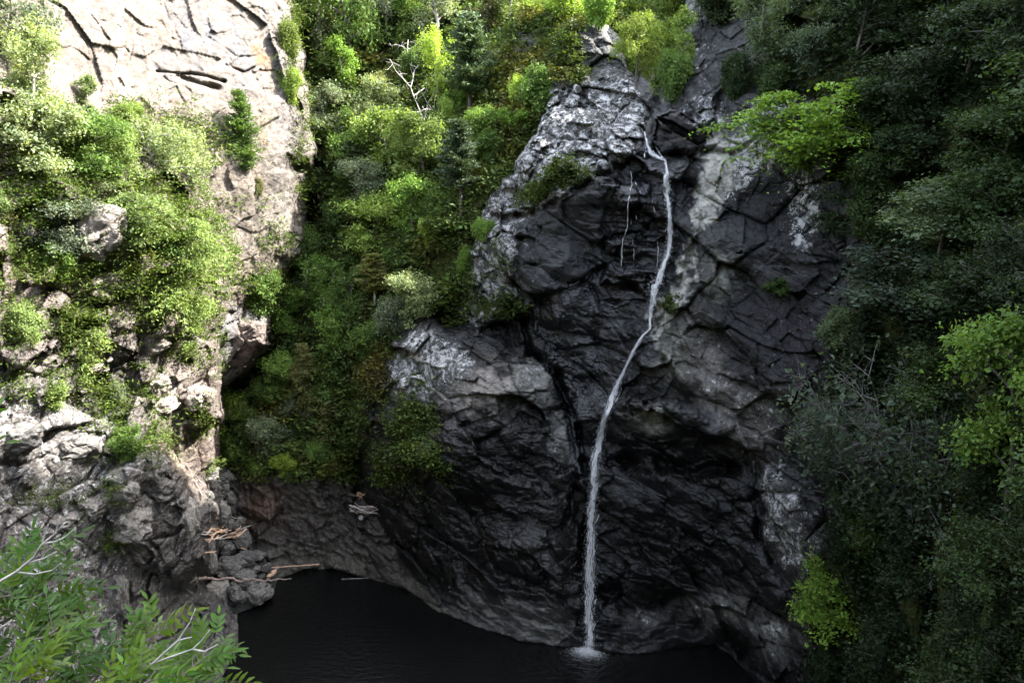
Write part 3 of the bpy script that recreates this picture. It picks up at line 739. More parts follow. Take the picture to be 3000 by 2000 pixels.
def leaves(C, size, r, up=.5, aspect=.55, dirs=None, curl=.25, nrm=None):
    """kite-shaped folded leaves at centres C. returns V, F"""
    n = len(C)
    if dirs is None:
        dirs = r.normal(size=(n, 3)); dirs[:, 2] = dirs[:, 2] * .5 - .15
    dirs = dirs / (np.linalg.norm(dirs, axis=1, keepdims=True) + 1e-9)
    nr = r.normal(size=(n, 3)) * (1 - up) + np.array([0, 0, 1.0]) * up * 1.6
    if nrm is not None: nr = nr * .7 + nrm * .9
    sd_ = np.cross(dirs, nr); sd_ /= (np.linalg.norm(sd_, axis=1, keepdims=True) + 1e-9)
    nn = np.cross(sd_, dirs)
    sz = (size * (.6 + .8 * r.rand(n)))[:, None]
    a = C - dirs * sz * .5
    tip = C + dirs * sz * .5 - nn * sz * curl * .4
    l = C + sd_ * sz * aspect * .5 + nn * sz * curl * .3 - dirs * sz * .08
    q = C - sd_ * sz * aspect * .5 + nn * sz * curl * .3 - dirs * sz * .08
    V = np.stack([a, q, tip, l], 1).reshape(-1, 3)
    i = np.arange(n) * 4
    Fq = np.stack([i, i + 1, i + 2, i + 3], 1)
    return V, Fq
def leafcol(n, r, spread=.3, hue=.12, base=None):
    v = np.clip(1 + spread * r.normal(size=n), .35, 1.9)
    h = hue * r.normal(size=n)
    c = np.stack([v * (1 + h), v, v * (1 - h)], 1)
    if base is not None: c = c * base
    return np.repeat(c, 4, 0)

def curve_pts(p0, d, L_, n, r, wig=.15, droop=0.0):
    pts = [np.array(p0, float)]; d = np.array(d, float); d /= np.linalg.norm(d)
    for i in range(n):
        d = d + r.normal(size=3) * wig + np.array([0, 0, -droop])
        d /= np.linalg.norm(d)
        pts.append(pts[-1] + d * L_ / n)
    return pts

def proto_broadleaf(seed, style):
    """unit height (1 m) tree, crown about 1 wide; leaf sizes relative. returns trunk mesh verts + crown"""
    r = np.random.RandomState(seed)
    T = Tubes(); C = []; D = []; CC = []; NN = []
    multi = style in ('bush', 'layered')
    nst = {'round': 1, 'birch': 1, 'bush': 5, 'layered': 2, 'sparse': 4, 'slim': 1}[style]
    for s_ in range(nst):
        a = r.rand() * 6.28
        lean = (.12 if nst == 1 else .35 + .3 * r.rand())
        tp = curve_pts((0.02 * math.cos(a), .02 * math.sin(a), -.08), (math.cos(a) * lean, math.sin(a) * lean, 1), 1.0 if nst == 1 else .8, 8, r, .07)
        T.add(tp, np.linspace(.030 if nst == 1 else .016, .004, len(tp)))
        nl = {'round': 18, 'birch': 17, 'bush': 8, 'layered': 13, 'sparse': 11, 'slim': 15}[style]
        for k in range(nl):
            t = (.22 if style != 'sparse' else .12) + .76 * (k + r.rand() * .6) / nl
            f = t * (len(tp) - 1); i = int(f); p = tp[i] * (1 - f + i) + tp[min(i + 1, len(tp) - 1)] * (f - i)
            b = r.rand() * 6.28
            shape = math.sin(min(1, (t - .08) / .85) * math.pi) ** .55
            ln = {'round': .46, 'birch': .36, 'bush': .34, 'layered': .52, 'sparse': .5, 'slim': .24}[style] * (shape * .9 + .15) * (.65 + .6 * r.rand())
            el = {'round': .5, 'birch': .65, 'bush': .6, 'layered': .10, 'sparse': .45, 'slim': .55}[style] * (.6 + .8 * r.rand())
            lp = curve_pts(p, (math.cos(b), math.sin(b), el), ln, 5, r, .16, {'birch': .10, 'layered': .04}.get(style, 0))
            T.add(lp, np.linspace(.011, .0025, len(lp)), 4)
            nsub = 3 if style != 'sparse' else 14
            for u in range(nsub):
                q = lp[1 + int(r.rand() * (len(lp) - 1))]
                sp_ = curve_pts(q, r.normal(size=3) * np.array([1, 1, .45]) + np.array([math.cos(b), math.sin(b), .1]) * .8, ln * .42, 3, r, .2, .12 if style == 'birch' else 0)
                T.add(sp_, [.0028, .002, .0014, .0008], 3)
                if style == 'sparse':
                    for _ in range(2): T.add(curve_pts(sp_[1], r.normal(size=3) + np.array([math.cos(b), math.sin(b), 0]), ln * .34, 3, r, .35), [.0014, .0011, .0008, .0005], 3)
                    if r.rand() < .35: continue
                CC.append((sp_[-1], b)); CC.append((sp_[1], b))
            CC.append((lp[-1], b)); CC.append((lp[3], b))
    for (c, b) in CC:
        n = {'round': 60, 'birch': 62, 'bush': 46, 'layered': 52, 'sparse': 12, 'slim': 44}[style]
        rad = {'round': (.085, .085, .05), 'birch': (.05, .05, .085), 'bush': (.075, .075, .055), 'layered': (.12, .12, .014), 'sparse': (.07, .07, .05), 'slim': (.06, .06, .045)}[style]
        if r.rand() < .22: continue
        k = .55 + .9 * r.rand(); n = max(8, int(n * k * k * 1.15))
        g = r.normal(size=(n, 3)) * np.array(rad) * k * .75
        if style == 'layered': g[:, 2] -= .25 * (g[:, 0] ** 2 + g[:, 1] ** 2) / .12
        C.append(c + g)
        gn = g / np.array(rad); NN.append(gn / (np.linalg.norm(gn, axis=1, keepdims=True) + 1e-6) + np.array([0, 0, .4]))
        v = .7 + .6 * r.rand(); D.append(np.full(n, v))
    C = np.concatenate(C); D = np.concatenate(D); T.NN = np.concatenate(NN)
    return T, C, D, r

def proto_conifer(seed, style):
    r = np.random.RandomState(seed)
    T = Tubes(); C = []; DR = []
    tp = curve_pts((0, 0, -.05), (0, 0, 1), 1.04, 10, r, .02)
    T.add(tp, np.linspace(.016, .002, len(tp)))
    start = .34 if style == 'pine' else (.05 if style == 'yew' else .12)
    nw = 26
    for k in range(nw):
        t = start + (1 - start) * (k + r.rand() * .5) / nw
        p = np.array([0, 0, t * 1.0])
        u = (t - start) / (1 - start)
        w = (.20 if style == 'pine' else .30) * ((1 - u) ** .7 * (.35 + .65 * min(1, u * 5 + .25))) + .02
        for j in range(r.randint(3, 6)):
            if r.rand() < .18: continue
            b = r.rand() * 6.28; ln = w * (.6 + .6 * r.rand())
            el = .25 if style == 'pine' else (-.15 if style == 'larch' else .35)
            lp = curve_pts(p, (math.cos(b), math.sin(b), el), ln, 4, r, .08, -.06 if style != 'larch' else .03)
            T.add(lp, np.linspace(.004, .001, len(lp)), 3)
            for i in range(1, len(lp)):
                for h in range(3):
                    n = 10
                    base = lp[i - 1] + (lp[i] - lp[i - 1]) * r.rand()
                    C.append(base + r.normal(size=(n, 3)) * np.array([.02, .02, .009]) * (1 + .4 * (style != 'pine')))
                    d = (lp[i] - lp[i - 1]); d = d / np.linalg.norm(d)
                    DR.append(d + r.normal(size=(n, 3)) * .55 + np.array([0, 0, .15 if style == 'pine' else -.1]))
    return T, np.concatenate(C), np.concatenate(DR), r

PROTO = {}
def get_proto(style, var):
    """meshes for one kind of plant (shared by its copies)"""
    key = (style, var)
    if key in PROTO: return PROTO[key]
    if style in ('pine', 'larch', 'yew'):
        T, C, DR, r = proto_conifer(100 + var * 13 + len(style), style)
        V, Fq = leaves(C, .034 if style != 'yew' else .04, r, .3, .30, DR, .1)
        c = leafcol(len(C), r, .25, .08)
    elif style == 'dead':
        r = np.random.RandomState(500 + var); T = Tubes()
        tp = curve_pts((0, 0, -.05), (.15, .1, 1), .85, 7, r, .14); T.add(tp, np.linspace(.016, .005, len(tp)))
        for k in range(9):
            p = tp[1 + r.randint(len(tp) - 1)]; b = r.rand() * 6.28
            lp = curve_pts(p, (math.cos(b), math.sin(b) * .6, .35 + .5 * r.rand()), .5 * (.5 + r.rand() * .7), 6, r, .3); T.add(lp, np.linspace(.008, .0022, len(lp)), 4)
            for u in range(4):
                q = lp[1 + r.randint(len(lp) - 1)]
                T.add(curve_pts(q, r.normal(size=3) + np.array([0, 0, .3]), .22 * (.5 + r.rand()), 4, r, .3), [.004, .003, .0022, .0018, .001], 3)
        PROTO[key] = (T, None, None, None); return PROTO[key]
    else:
        T, C, D, r = proto_broadleaf(7 + var * 29 + len(style) * 3, style)
        sz = {'round': .034, 'birch': .026, 'bush': .042, 'layered': .038, 'sparse': .030, 'slim': .034}[style]
        V, Fq = leaves(C, sz, r, .8 if style == 'layered' else .55, .6, nrm=None if style == 'layered' else T.NN)
        kz = np.repeat(np.clip(np.exp(r.normal(size=len(C)) * .28), .5, 1.9), 4)[:, None]
        V = np.repeat(C, 4, 0) + (V - np.repeat(C, 4, 0)) * kz
        c = leafcol(len(C), r, .15, .06, np.repeat(D[:, None], 3, 1))
    PROTO[key] = (T, V, Fq, c)
    return PROTO[key]
MESHES = {}
def plant_meshes(style, var, leafmat, barkmat, sparse_crown=False):
    k = (style, var, leafmat, barkmat.name)
    if k not in MESHES:
        T, V, Fq, c = get_proto(style, var)
        tm = T.mesh('trunk', barkmat)
        cm = np_mesh('crown', V, Fq, LM[leafmat], False, c) if V is not None else None
        MESHES[k] = (tm, cm)
    return MESHES[k]

CATS = {'pine': ('pine_tree', 'pine tree'), 'larch': ('larch_tree', 'larch tree'), 'yew': ('yew_tree', 'conifer'), 'birch': ('birch_tree', 'birch tree'), 'round': ('broadleaf_tree', 'tree'), 'slim': ('sapling', 'sapling'),
        'bush': ('bush', 'bush'), 'layered': ('beech_tree', 'tree'), 'sparse': ('twiggy_shrub', 'shrub'), 'dead': ('dead_tree', 'dead tree')}
nplant = [0]
def plant(style, mat, cx, ytop, ybase, width, label, group=None, bark=None, lean=0, off=None):
    """a tree rooted in the ground where the viewpoint sees its foot"""
    i = nplant[0]; nplant[0] += 1
    if group == HG: mat = {'mid': 'fresh', 'dark': 'mid'}.get(mat, mat)  # hillside leaves swapped for lighter ones to look more sunlit
    if group == LG: mat = {'bright': 'pale', 'yellow': 'bright'}.get(mat, mat)
    if group is RG_ or group == RG_: mat = {'bright': 'vivid', 'dark': 'shaded_dark', 'mid': 'dark', 'grey': 'shaded_grey'}.get(mat, mat)  # darker leaf colours imitate canopy shade on the right slope
    nm, cat = CATS[style]
    d = depth_at(cx, ybase)
    base = Vector(world_pt(cx, ybase, d + .3))
    dist = d / math.cos(PITCH)
    h = (ybase - ytop) / F * d * 1.02
    w = width / F * d
    g2 = group
    base_w = {'pine': .36, 'larch': .5, 'yew': .5, 'birch': .75, 'round': .95, 'slim': .55, 'bush': 1.25, 'layered': 1.25, 'sparse': 1.3, 'dead': .9}[style]
    top_h = {'bush': .88, 'layered': .86, 'sparse': .95}.get(style, 1.0)
    o = empty(nm, base, random.Random(i * 7 + 3).random() * 6.28)
    if g2 is RG_: w *= 1.2
    sz = h / top_h; sx = w / base_w
    sx = max(sx, sz * (.5 if style in ('bush', 'yew', 'pine') else .6)); sz = max(sz, sx * .5)
    if lean: o.rotation_euler = (0, R(lean), 0)
    bm = bark or (BARK_PALE if style in ('birch',) else (DEADWOOD if style == 'dead' else BARK))
    tm, cm = plant_meshes(style, i % 2 if style in ('larch', 'yew', 'dead', 'layered') else i % 3, mat, bm)
    t = link('trunk', tm, o); t.scale = (sx, sx, sz)
    if cm:
        c = link('crown', cm, o); c.scale = (sx, sx, sz)
    tag(o, label, cat, group)
    return o

HG = 'trees on the overgrown hillside behind the pool'
LG = 'trees on the sunlit left slope'
RG_ = 'trees on the shaded right-hand slope'
GG = 'trees in the bright notch above the falls'
TREES = [
 # hillside, top row
 ('birch','grey',745,-70,135,110,'weeping pale birch in the top row just right of the sunlit cliff',HG),
 ('bush','yellow',672,50,150,44,'yellow-green bush leaning out from the upper edge of the pale cliff',HG),
 ('bush','bright',668,150,240,30,'small bright bush below the yellow one on the pale cliff edge',HG),
 ('round','mid',705,-60,110,90,'green tree filling the corner between pale cliff and weeping birch',HG),
 ('round','dark',815,-40,190,110,'dark tree in the top row with a black hollow beneath it',HG),
 ('birch','grey',880,-60,90,110,'grey-green feathery tree above the dead white branches',HG),
 ('slim','mid',800,90,240,60,'slim pale-stemmed tree below the dark tree',HG,BARK_PALE),
 ('birch','grey',1010,-70,85,110,'silvery tree at the top edge above the tall slender pine',HG),
 ('round','mid',940,-60,60,90,'green treetop at the upper edge between two silvery trees',HG),
 ('slim','olive',1120,-30,90,70,'thin yellowish tree on the skyline right of the slender pine',HG),
 ('birch','bright',1165,-50,60,90,'light green birch at the top edge over the mossy ledges',HG),
 ('round','bright',1285,-60,62,140,'broad green tree crowning the top of the rock ridge',HG),
 ('bush','mid',1375,-30,75,90,'dark green bush hanging over the ridge top beside the notch',HG),
 ('bush','olive',1225,-10,70,80,'olive bush on the mossy ledge left of the ridge-top tree',HG),
 # pine etc
 ('pine','blue',1078,60,305,120,'tall slender pine with a bare orange lower trunk',HG),
 ('birch','bright',1012,85,235,95,'bright leaning birch close to the left of the slender pine',HG),
 ('slim','olive',862,170,250,56,'small straggly yellow-green tree beneath the dead white branches',HG),
 ('bush','grey',1128,110,165,60,'grey-green bush right of the slender pine crown',HG),
 ('dead','dark',940,80,170,110,'dead tree with bleached white branches high on the hillside',HG,BARK_PALE),
 ('dead','dark',990,165,325,110,'leafless twiggy grey tree in the middle of the hillside',HG),
 ('bush','dark',960,110,200,90,'dark bush just under the bleached dead tree',HG),
 ('bush','mid',1050,200,290,80,'fresh green bush under the leaning birch',HG),
 ('round','grey',752,195,345,95,'pale silvery tree near the edge of the shadowed cleft',HG),
 ('round','grey',880,185,330,100,'sunlit silvery whitebeam above the bright canopy',HG),
 ('bush','mid',800,240,330,90,'low green bush between the two silvery trees',HG),
 ('round','bright',905,255,430,140,'large bright canopy in the middle of the hillside, left half',HG),
 ('round','bright',985,255,440,140,'large bright canopy in the middle of the hillside, right half',HG),
 ('round','mid',820,300,450,120,'rounded green tree left of the large bright canopy',HG),
 ('round','grey',755,320,470,95,'grey-green tree right beside the dark rock cleft',HG),
 ('bush','dark',1108,240,352,100,'dark rounded holly-like bush right of the bright canopy',HG),
 ('bush','dark',1130,285,375,80,'dark bluish bush below the rounded holly-like one',HG),
 ('bush','mid',1232,150,272,120,'wide green bush growing against the upper rock ridge',HG),
 ('bush','bright',1190,170,250,60,'small bright bush to the left of the wide ridge bush',HG),
 ('bush','mid',1180,240,300,80,'green bush below the wide bush near the golden moss',HG),
 ('pine','blue',1058,290,505,110,'pine with layered branches and dark trunk at the right of the canopy',HG),
 ('slim','bright',1030,225,330,40,'narrow young pine tip rising above the canopy',HG),
 ('round','grey',845,365,500,110,'pale tree standing directly behind the vivid maple',HG),
 ('round','bright',858,438,600,140,'vivid light green maple at the centre left',HG),
 ('pine','blue',820,330,470,90,'grey-green pine half hidden left of the bright canopy',HG),
 ('round','mid',945,400,560,110,'green tree right of the vivid maple',HG),
 ('bush','bright',940,430,500,80,'bright leafy bush at the foot of the canopy',HG),
 ('bush','mid',1010,430,530,90,'green bush between the maple and the layered pine',HG),
 ('round','dark',775,450,600,90,'dark shaded tree left of the vivid maple',HG),
 ('bush','mid',900,560,640,90,'green bush under the vivid maple',HG),
 ('bush','bright',990,490,570,70,'light green bush left of the layered pine trunk',HG),
 ('bush','mid',1110,490,560,70,'green bush beside the left end of the rock ridge',HG),
 ('bush','dark',1075,560,640,60,'dark bush at the lower left of the rock ridge',HG),
 ('pine','olive',862,580,715,90,'little pine with a bare white stem and open crown',HG,BARK_PALE),
 ('round','grey',950,615,755,110,'grey-green willow on top of the dark buttress',HG),
 ('bush','grey',910,670,770,110,'low grey-green willow left of the buttress top',HG),
 ('bush','mid',1010,640,730,70,'leafy green plants beside the buttress willow',HG),
 ('bush','bright',1050,610,700,50,'bright plants in the gully left of the ridge',HG),
 ('birch','grey',632,480,700,110,'tall pale birch at the foot of the sunlit cliff',HG),
 ('bush','dark',600,600,720,120,'dark bush in the shade under the pale cliff-foot birch',HG),
 ('birch','mid',700,520,690,90,'shaded green tree at the bottom of the dark cleft',HG),
 ('round','mid',745,580,730,100,'green tree in shade below the cleft',HG),
 ('round','dark',800,600,760,100,'dark green tree left of the white-stemmed little pine',HG),
 ('round','mid',660,640,790,100,'shaded tree between cliff foot and hillside',HG),
 ('round','mid',780,690,850,110,'soft green tree in the lower shaded hillside',HG),
 ('bush','dark',850,720,830,90,'dark bush left of the low grey-green willow',HG),
 ('larch','olive',705,775,960,90,'feathery pale conifer standing out on the lower hillside',HG),
 ('round','mid',650,790,930,100,'green tree left of the feathery conifer',HG),
 ('round','dark',770,800,960,90,'dark tree right of the feathery conifer',HG),
 ('larch','olive',760,900,1080,90,'drooping olive conifer at the hillside foot beside the black crevice',HG),
 ('birch','grey',700,890,1010,90,'grey-leaved shrub with arching stems on the lower hillside',HG),
 ('round','bright',528,865,1010,90,'bright green shrub at the edge of the pinkish rock',HG),
 ('bush','bright',560,880,980,110,'light green leafy bush on the lower hillside',HG),
 ('bush','mid',540,975,1060,110,'green bush above the grey boulders',HG),
 ('bush','grey',620,930,1040,130,'bluish arching bush in the middle of the lower hillside',HG),
 ('bush','yellow',660,1010,1085,90,'yellow-green low bush on the brink of the ribbed wall',HG),
 ('bush','bright',590,1030,1090,80,'bright low bush over the ribbed wall',HG),
 ('bush','mid',740,990,1090,80,'green bush near the brink above the ribbed wall',HG),
 ('bush','mid',620,850,940,100,'shaded bush just below the striped rock knob',HG),
 ('bush','dark',700,1000,1060,60,'small dark bush above the ribbed wall',HG),
 # notch
 ('round','bright',1472,-60,110,110,'sunlit tree in the left of the notch above the falls',GG),
 ('round','yellow',1545,-70,90,110,'sunlit yellow-green tree filling the top of the notch',GG),
 ('birch','bright',1500,20,150,70,'sunlit birch in the middle of the notch',GG),
 ('bush','mid',1545,115,235,66,'round green bush low in the notch against the right wall',GG),
 ('bush','bright',1462,90,185,50,'bright bush along the left edge of the notch',GG),
 ('slim','bright',1565,30,180,44,'thin sapling beside the right wall of the notch',GG),
 ('round','yellow',1455,40,190,80,'glowing yellow-green tree at the left rim of the notch',GG),
 ('round','bright',1510,60,230,90,'bright tree standing low in the notch over the lip',GG),
 ('bush','bright',1510,90,160,60,'bright bush over the broken white stones in the notch',GG),
 # left slope
 ('round','grey',15,-80,170,170,'dark-stemmed grey-green tree at the top left corner',LG),
 ('birch','grey',75,70,290,150,'silvery tree overlapping the left part of the pale cliff',LG),
 ('round','grey',10,190,400,150,'grey-green tree at the left edge, mid height',LG),
 ('slim','bright',188,172,260,50,'tiny leaning sapling outlined against the bright cliff',LG),
 ('round','grey',120,230,440,180,'large grey-green tree in the left thicket',LG),
 ('round','mid',205,260,430,150,'green tree in the left thicket below the sapling',LG),
 ('bush','yellow',300,230,310,80,'yellow-green bush at the foot of the bright cliff',LG),
 ('round','bright',290,290,450,130,'light green tree in the upper thicket',LG),
 ('birch','grey',375,270,440,150,'feathery pale tree at the foot of the cliff face',LG),
 ('birch','grey',450,280,440,110,'feathery pale tree nearest the cliff-hugging yew',LG),
 ('yew','mid',562,225,402,88,'dark-backed conifer clinging to the bright cliff',LG),
 ('bush','olive',590,405,455,36,'little olive bush beneath the cliff-hugging conifer',LG),
 ('layered','bright',330,400,560,190,'broad layered tree in the middle of the sunlit thicket',LG),
 ('layered','bright',425,440,610,150,'layered bright tree at the right of the sunlit thicket',LG),
 ('round','grey',150,440,610,150,'grey-green tree behind the jutting pale boulder',LG),
 ('round','mid',110,350,520,150,'green tree on the left slope above the dark rock',LG),
 ('bush','bright',15,420,512,70,'vivid yellow-green bush at the left edge',LG),
 ('layered','bright',400,550,720,160,'layered bright tree on the shoulder of the slope',LG),
 ('layered','bright',480,540,640,110,'outer tree with fringe branches reaching over the shade',LG),
 ('round','bright',430,660,800,110,'bright tree low on the slope edge',LG),
 ('round','mid',370,480,640,120,'green tree behind the layered ones',LG),
 ('bush','bright',300,470,560,100,'bright bush right of the jutting pale boulder',LG),
 ('bush','mid',130,540,650,120,'dark green bush under the grey-green tree',LG),
 ('bush','bright',60,680,800,110,'ferny bright bush on the left ledge',LG),
 ('layered','bright',190,690,870,110,'small layered rowan with thin stems against grey rock',LG),
 ('slim','grey',285,760,900,56,'thin grey sapling on the bare pinkish rock',LG),
 ('bush','grey',268,860,940,80,'grey-green bush on the ledge above the dark boulders',LG),
 ('bush','bright',115,860,940,110,'fern clump on the low left ledge',LG),
 ('bush','mid',300,960,1050,110,'wispy grass-green bush spilling over the lower ledge',LG),
 ('bush','olive',480,1040,1085,60,'small olive bush above the grey boulders',LG),
 ('bush','bright',430,770,830,60,'bright tuft at the lower edge of the sunlit trees',LG),
 ('bush','bright',20,600,690,80,'yellow-green scrub at the left edge below the rock',LG),
 ('round','grey',240,400,520,100,'grey-green tree just above the jutting pale boulder',LG),
 # right slope
 ('bush','dark',1650,-40,60,110,'dark heather clump on the brow right of the notch',RG_),
 ('birch','grey',1760,-20,190,130,'grey-green feathery tree on the upper right brow',RG_),
 ('bush','dark',1690,120,235,90,'dark bush on the rock below the upper right brow',RG_),
 ('bush','mid',1770,140,240,80,'green bush beside the layered beech',RG_),
 ('layered','bright',1880,150,340,250,'wide vivid beech with layered horizontal branches',RG_),
 ('layered','bright',1850,240,400,190,'lower layered branches of vivid beech foliage over the rock',RG_),
 ('bush','grey',1860,60,180,110,'grey-green bush above the vivid beech',RG_),
 ('round','dark',1960,-20,170,150,'dark tree on the upper right slope',RG_),
 ('round','dark',2070,-30,150,160,'dark tree at the top right, left of the corner',RG_),
 ('bush','dark',2020,170,300,150,'dark bush right of the vivid beech',RG_),
 ('round','dark',2200,20,230,190,'dark bluish tree in the upper right slope',RG_),
 ('round','dark',2330,-40,200,180,'very dark tree in the top right corner',RG_),
 ('bush','mid',2000,340,460,120,'shaded green bush under the beech on the right slope',RG_),
 ('bush','dark',2110,260,400,160,'dark scrub in the middle of the right slope',RG_),
 ('round','mid',2290,240,430,180,'green tree at the right edge, upper third',RG_),
 ('round','grey',2150,410,600,200,'silvery green tree catching light on the right slope',RG_),
 ('round','mid',2260,370,600,190,'green tree behind the silvery one on the right slope',RG_),
 ('round','grey',2060,540,750,230,'large grey-green tree over the dark rock on the right',RG_),
 ('round','dark',2220,560,780,220,'dark tree right of the large grey-green one',RG_),
 ('round','dark',2340,480,740,180,'dark tree on the right edge at mid height',RG_),
 ('bush','grey',1925,690,800,120,'grey-green bush at the edge of the rock on the right',RG_),
 ('sparse','grey',2060,700,1180,400,'large half-bare shrub with grey twigs',RG_,BARK_GREY),
 ('sparse','grey',1960,850,1130,220,'thin twiggy shrub reaching left over the rock',RG_,BARK_GREY),
 ('round','bright',2325,660,1140,250,'vivid green tree at the right edge',RG_),
 ('round','bright',1895,1235,1490,170,'vivid lime green tree low beside the pool wall',RG_),
 ('round','mid',2010,1080,1320,180,'green tree above the vivid lime one',RG_),
 ('round','dark',2140,1150,1400,220,'dark tree below the half-bare shrub',RG_),
 ('round','dark',2280,1120,1420,230,'dark tree on the lower right edge',RG_),
 ('round','dark',2050,1320,1580,210,'dark foliage right of the vivid lime tree',RG_),
 ('round','dark',2210,1360,1640,230,'dark bluish tree in the bottom right corner',RG_),
 ('round','dark',2340,1330,1640,200,'very dark tree at the bottom right edge',RG_),
 ('bush','dark',1920,1440,1570,120,'dark bush at the waterline on the right',RG_),
 ('bush','mid',1795,628,672,100,'low green fern patch on the dark rock right of the falls',RG_),
 ('bush','mid',2120,850,1000,180,'leafy green shrub behind the half-bare one',RG_),
 ('round','mid',2450,100,400,260,'green tree just outside the right edge, high up',RG_),
 ('round','dark',2480,450,800,260,'dark tree just outside the right edge, mid height',RG_),
 ('round','mid',2500,850,1250,280,'green tree just outside the right edge, low down',RG_),
 ('round','dark',2480,1200,1600,280,'dark tree just outside the bottom right corner',RG_),
 ('round','mid',2170,760,980,190,'shaded tree between the half-bare shrub and the vivid green edge tree',RG_),
 ('round','dark',2010,940,1160,150,'dark tree low behind the twiggy shrub beside the pale rock face',RG_),
 ('round','mid',2140,980,1220,170,'green tree behind the trunk of the half-bare shrub',RG_),
 ('round','dark',2250,950,1180,180,'dark tree under the vivid green edge tree',RG_),
 ('bush','dark',1960,1170,1270,110,'dark bush hanging beside the pale speckled rock on the right',RG_),
 ('round','dark',2100,120,330,170,'dark tree above the scrub in the middle right',RG_),
 ('round','mid',1930,420,560,110,'small shaded tree at the left rim of the right slope',RG_),
 ('bush','mid',2000,450,550,120,'shaded bush left of the silvery green tree',RG_),
]
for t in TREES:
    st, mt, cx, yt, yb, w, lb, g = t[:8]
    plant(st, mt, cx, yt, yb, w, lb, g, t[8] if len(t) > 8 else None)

# ------------------------------------------------------------------ ground cover: grass, ferns, heather and seedlings nobody could count
cellA = PW.reshape(NY, NX, 3)
e1_ = cellA[1:, :-1] - cellA[:-1, :-1]; e2_ = cellA[:-1, 1:] - cellA[:-1, :-1]
area = np.linalg.norm(np.cross(e1_, e2_), axis=2).ravel()
cpx = GX[:-1, :-1].ravel(); cpy = GY[:-1, :-1].ravel()
scr = np.where((cpx > -60) & (cpx < 2760) & (cpy > -60) & (cpy < 1620), 1.0, 0)
clid = lid.reshape(NY, NX)[:-1, :-1].ravel(); cmoss = moss.reshape(NY, NX)[:-1, :-1].ravel()
cw = np.clip(cmoss, 0, 1) ** 1.5
ctr = cellA[:-1, :-1].reshape(-1, 3)
pn = fbm(ctr / 2.2 + 3, 3)
gcx = gcy = None
def bl(cx, cy, rx, ry, p=2.0):
    return np.exp(-(((cpx - cx) / rx) ** 2 + ((cpy - cy) / ry) ** 2) ** (p / 2))
vegx = np.zeros_like(cw)
LSm = clid == names.index('left_slope'); LCm = clid == names.index('left_cliff')
for a in [(200,330,330,150),(380,560,170,160),(130,600,110,60),(30,720,70,70),(120,880,110,40),(190,760,60,60),(300,1000,90,60),(270,920,80,40),(130,1140,70,30),(440,800,60,40),(310,620,50,60),(265,1240,30,20),(180,1370,20,40),(110,500,110,30),(455,960,22,40),(470,760,40,80),(480,1080,40,20),(350,840,25,20),(270,1130,14,40)]:
    vegx = np.maximum(vegx, bl(*a, 3) * LSm)
for a in [(380,320,200,70),(300,260,60,30),(560,470,60,20),(640,560,50,40),(690,330,14,120),(670,120,12,100),(600,650,40,60)]:
    vegx = np.maximum(vegx, bl(*a, 3) * LCm * .8)
for a in [(1080,600,60,60),(1110,700,80,30),(950,1000,80,100),(1640,300,20,20),(1540,690,12,24),(1010,1060,20,30)]:
    vegx = np.maximum(vegx, bl(*a, 3) * .5)
cw = np.maximum(cw * (cw > .25), vegx)
cw = cw * np.clip(.55 + pn * 1.6, 0.02, 1.5)
GOLD = [(1220,170,110,90),(1190,270,60,60),(1160,340,50,50),(1100,400,40,50),(1330,60,60,30),(760,1080,60,30),(680,1060,50,30),(870,840,40,90),(1000,560,30,60),(650,930,60,60),(1620,60,40,20),(860,130,80,30),(1480,290,20,12)]
LIGHT = [(900,400,200,150),(300,450,300,260),(500,1030,120,60),(950,1000,80,100),(120,900,200,100),(1480,80,80,100),(300,1000,120,70)]
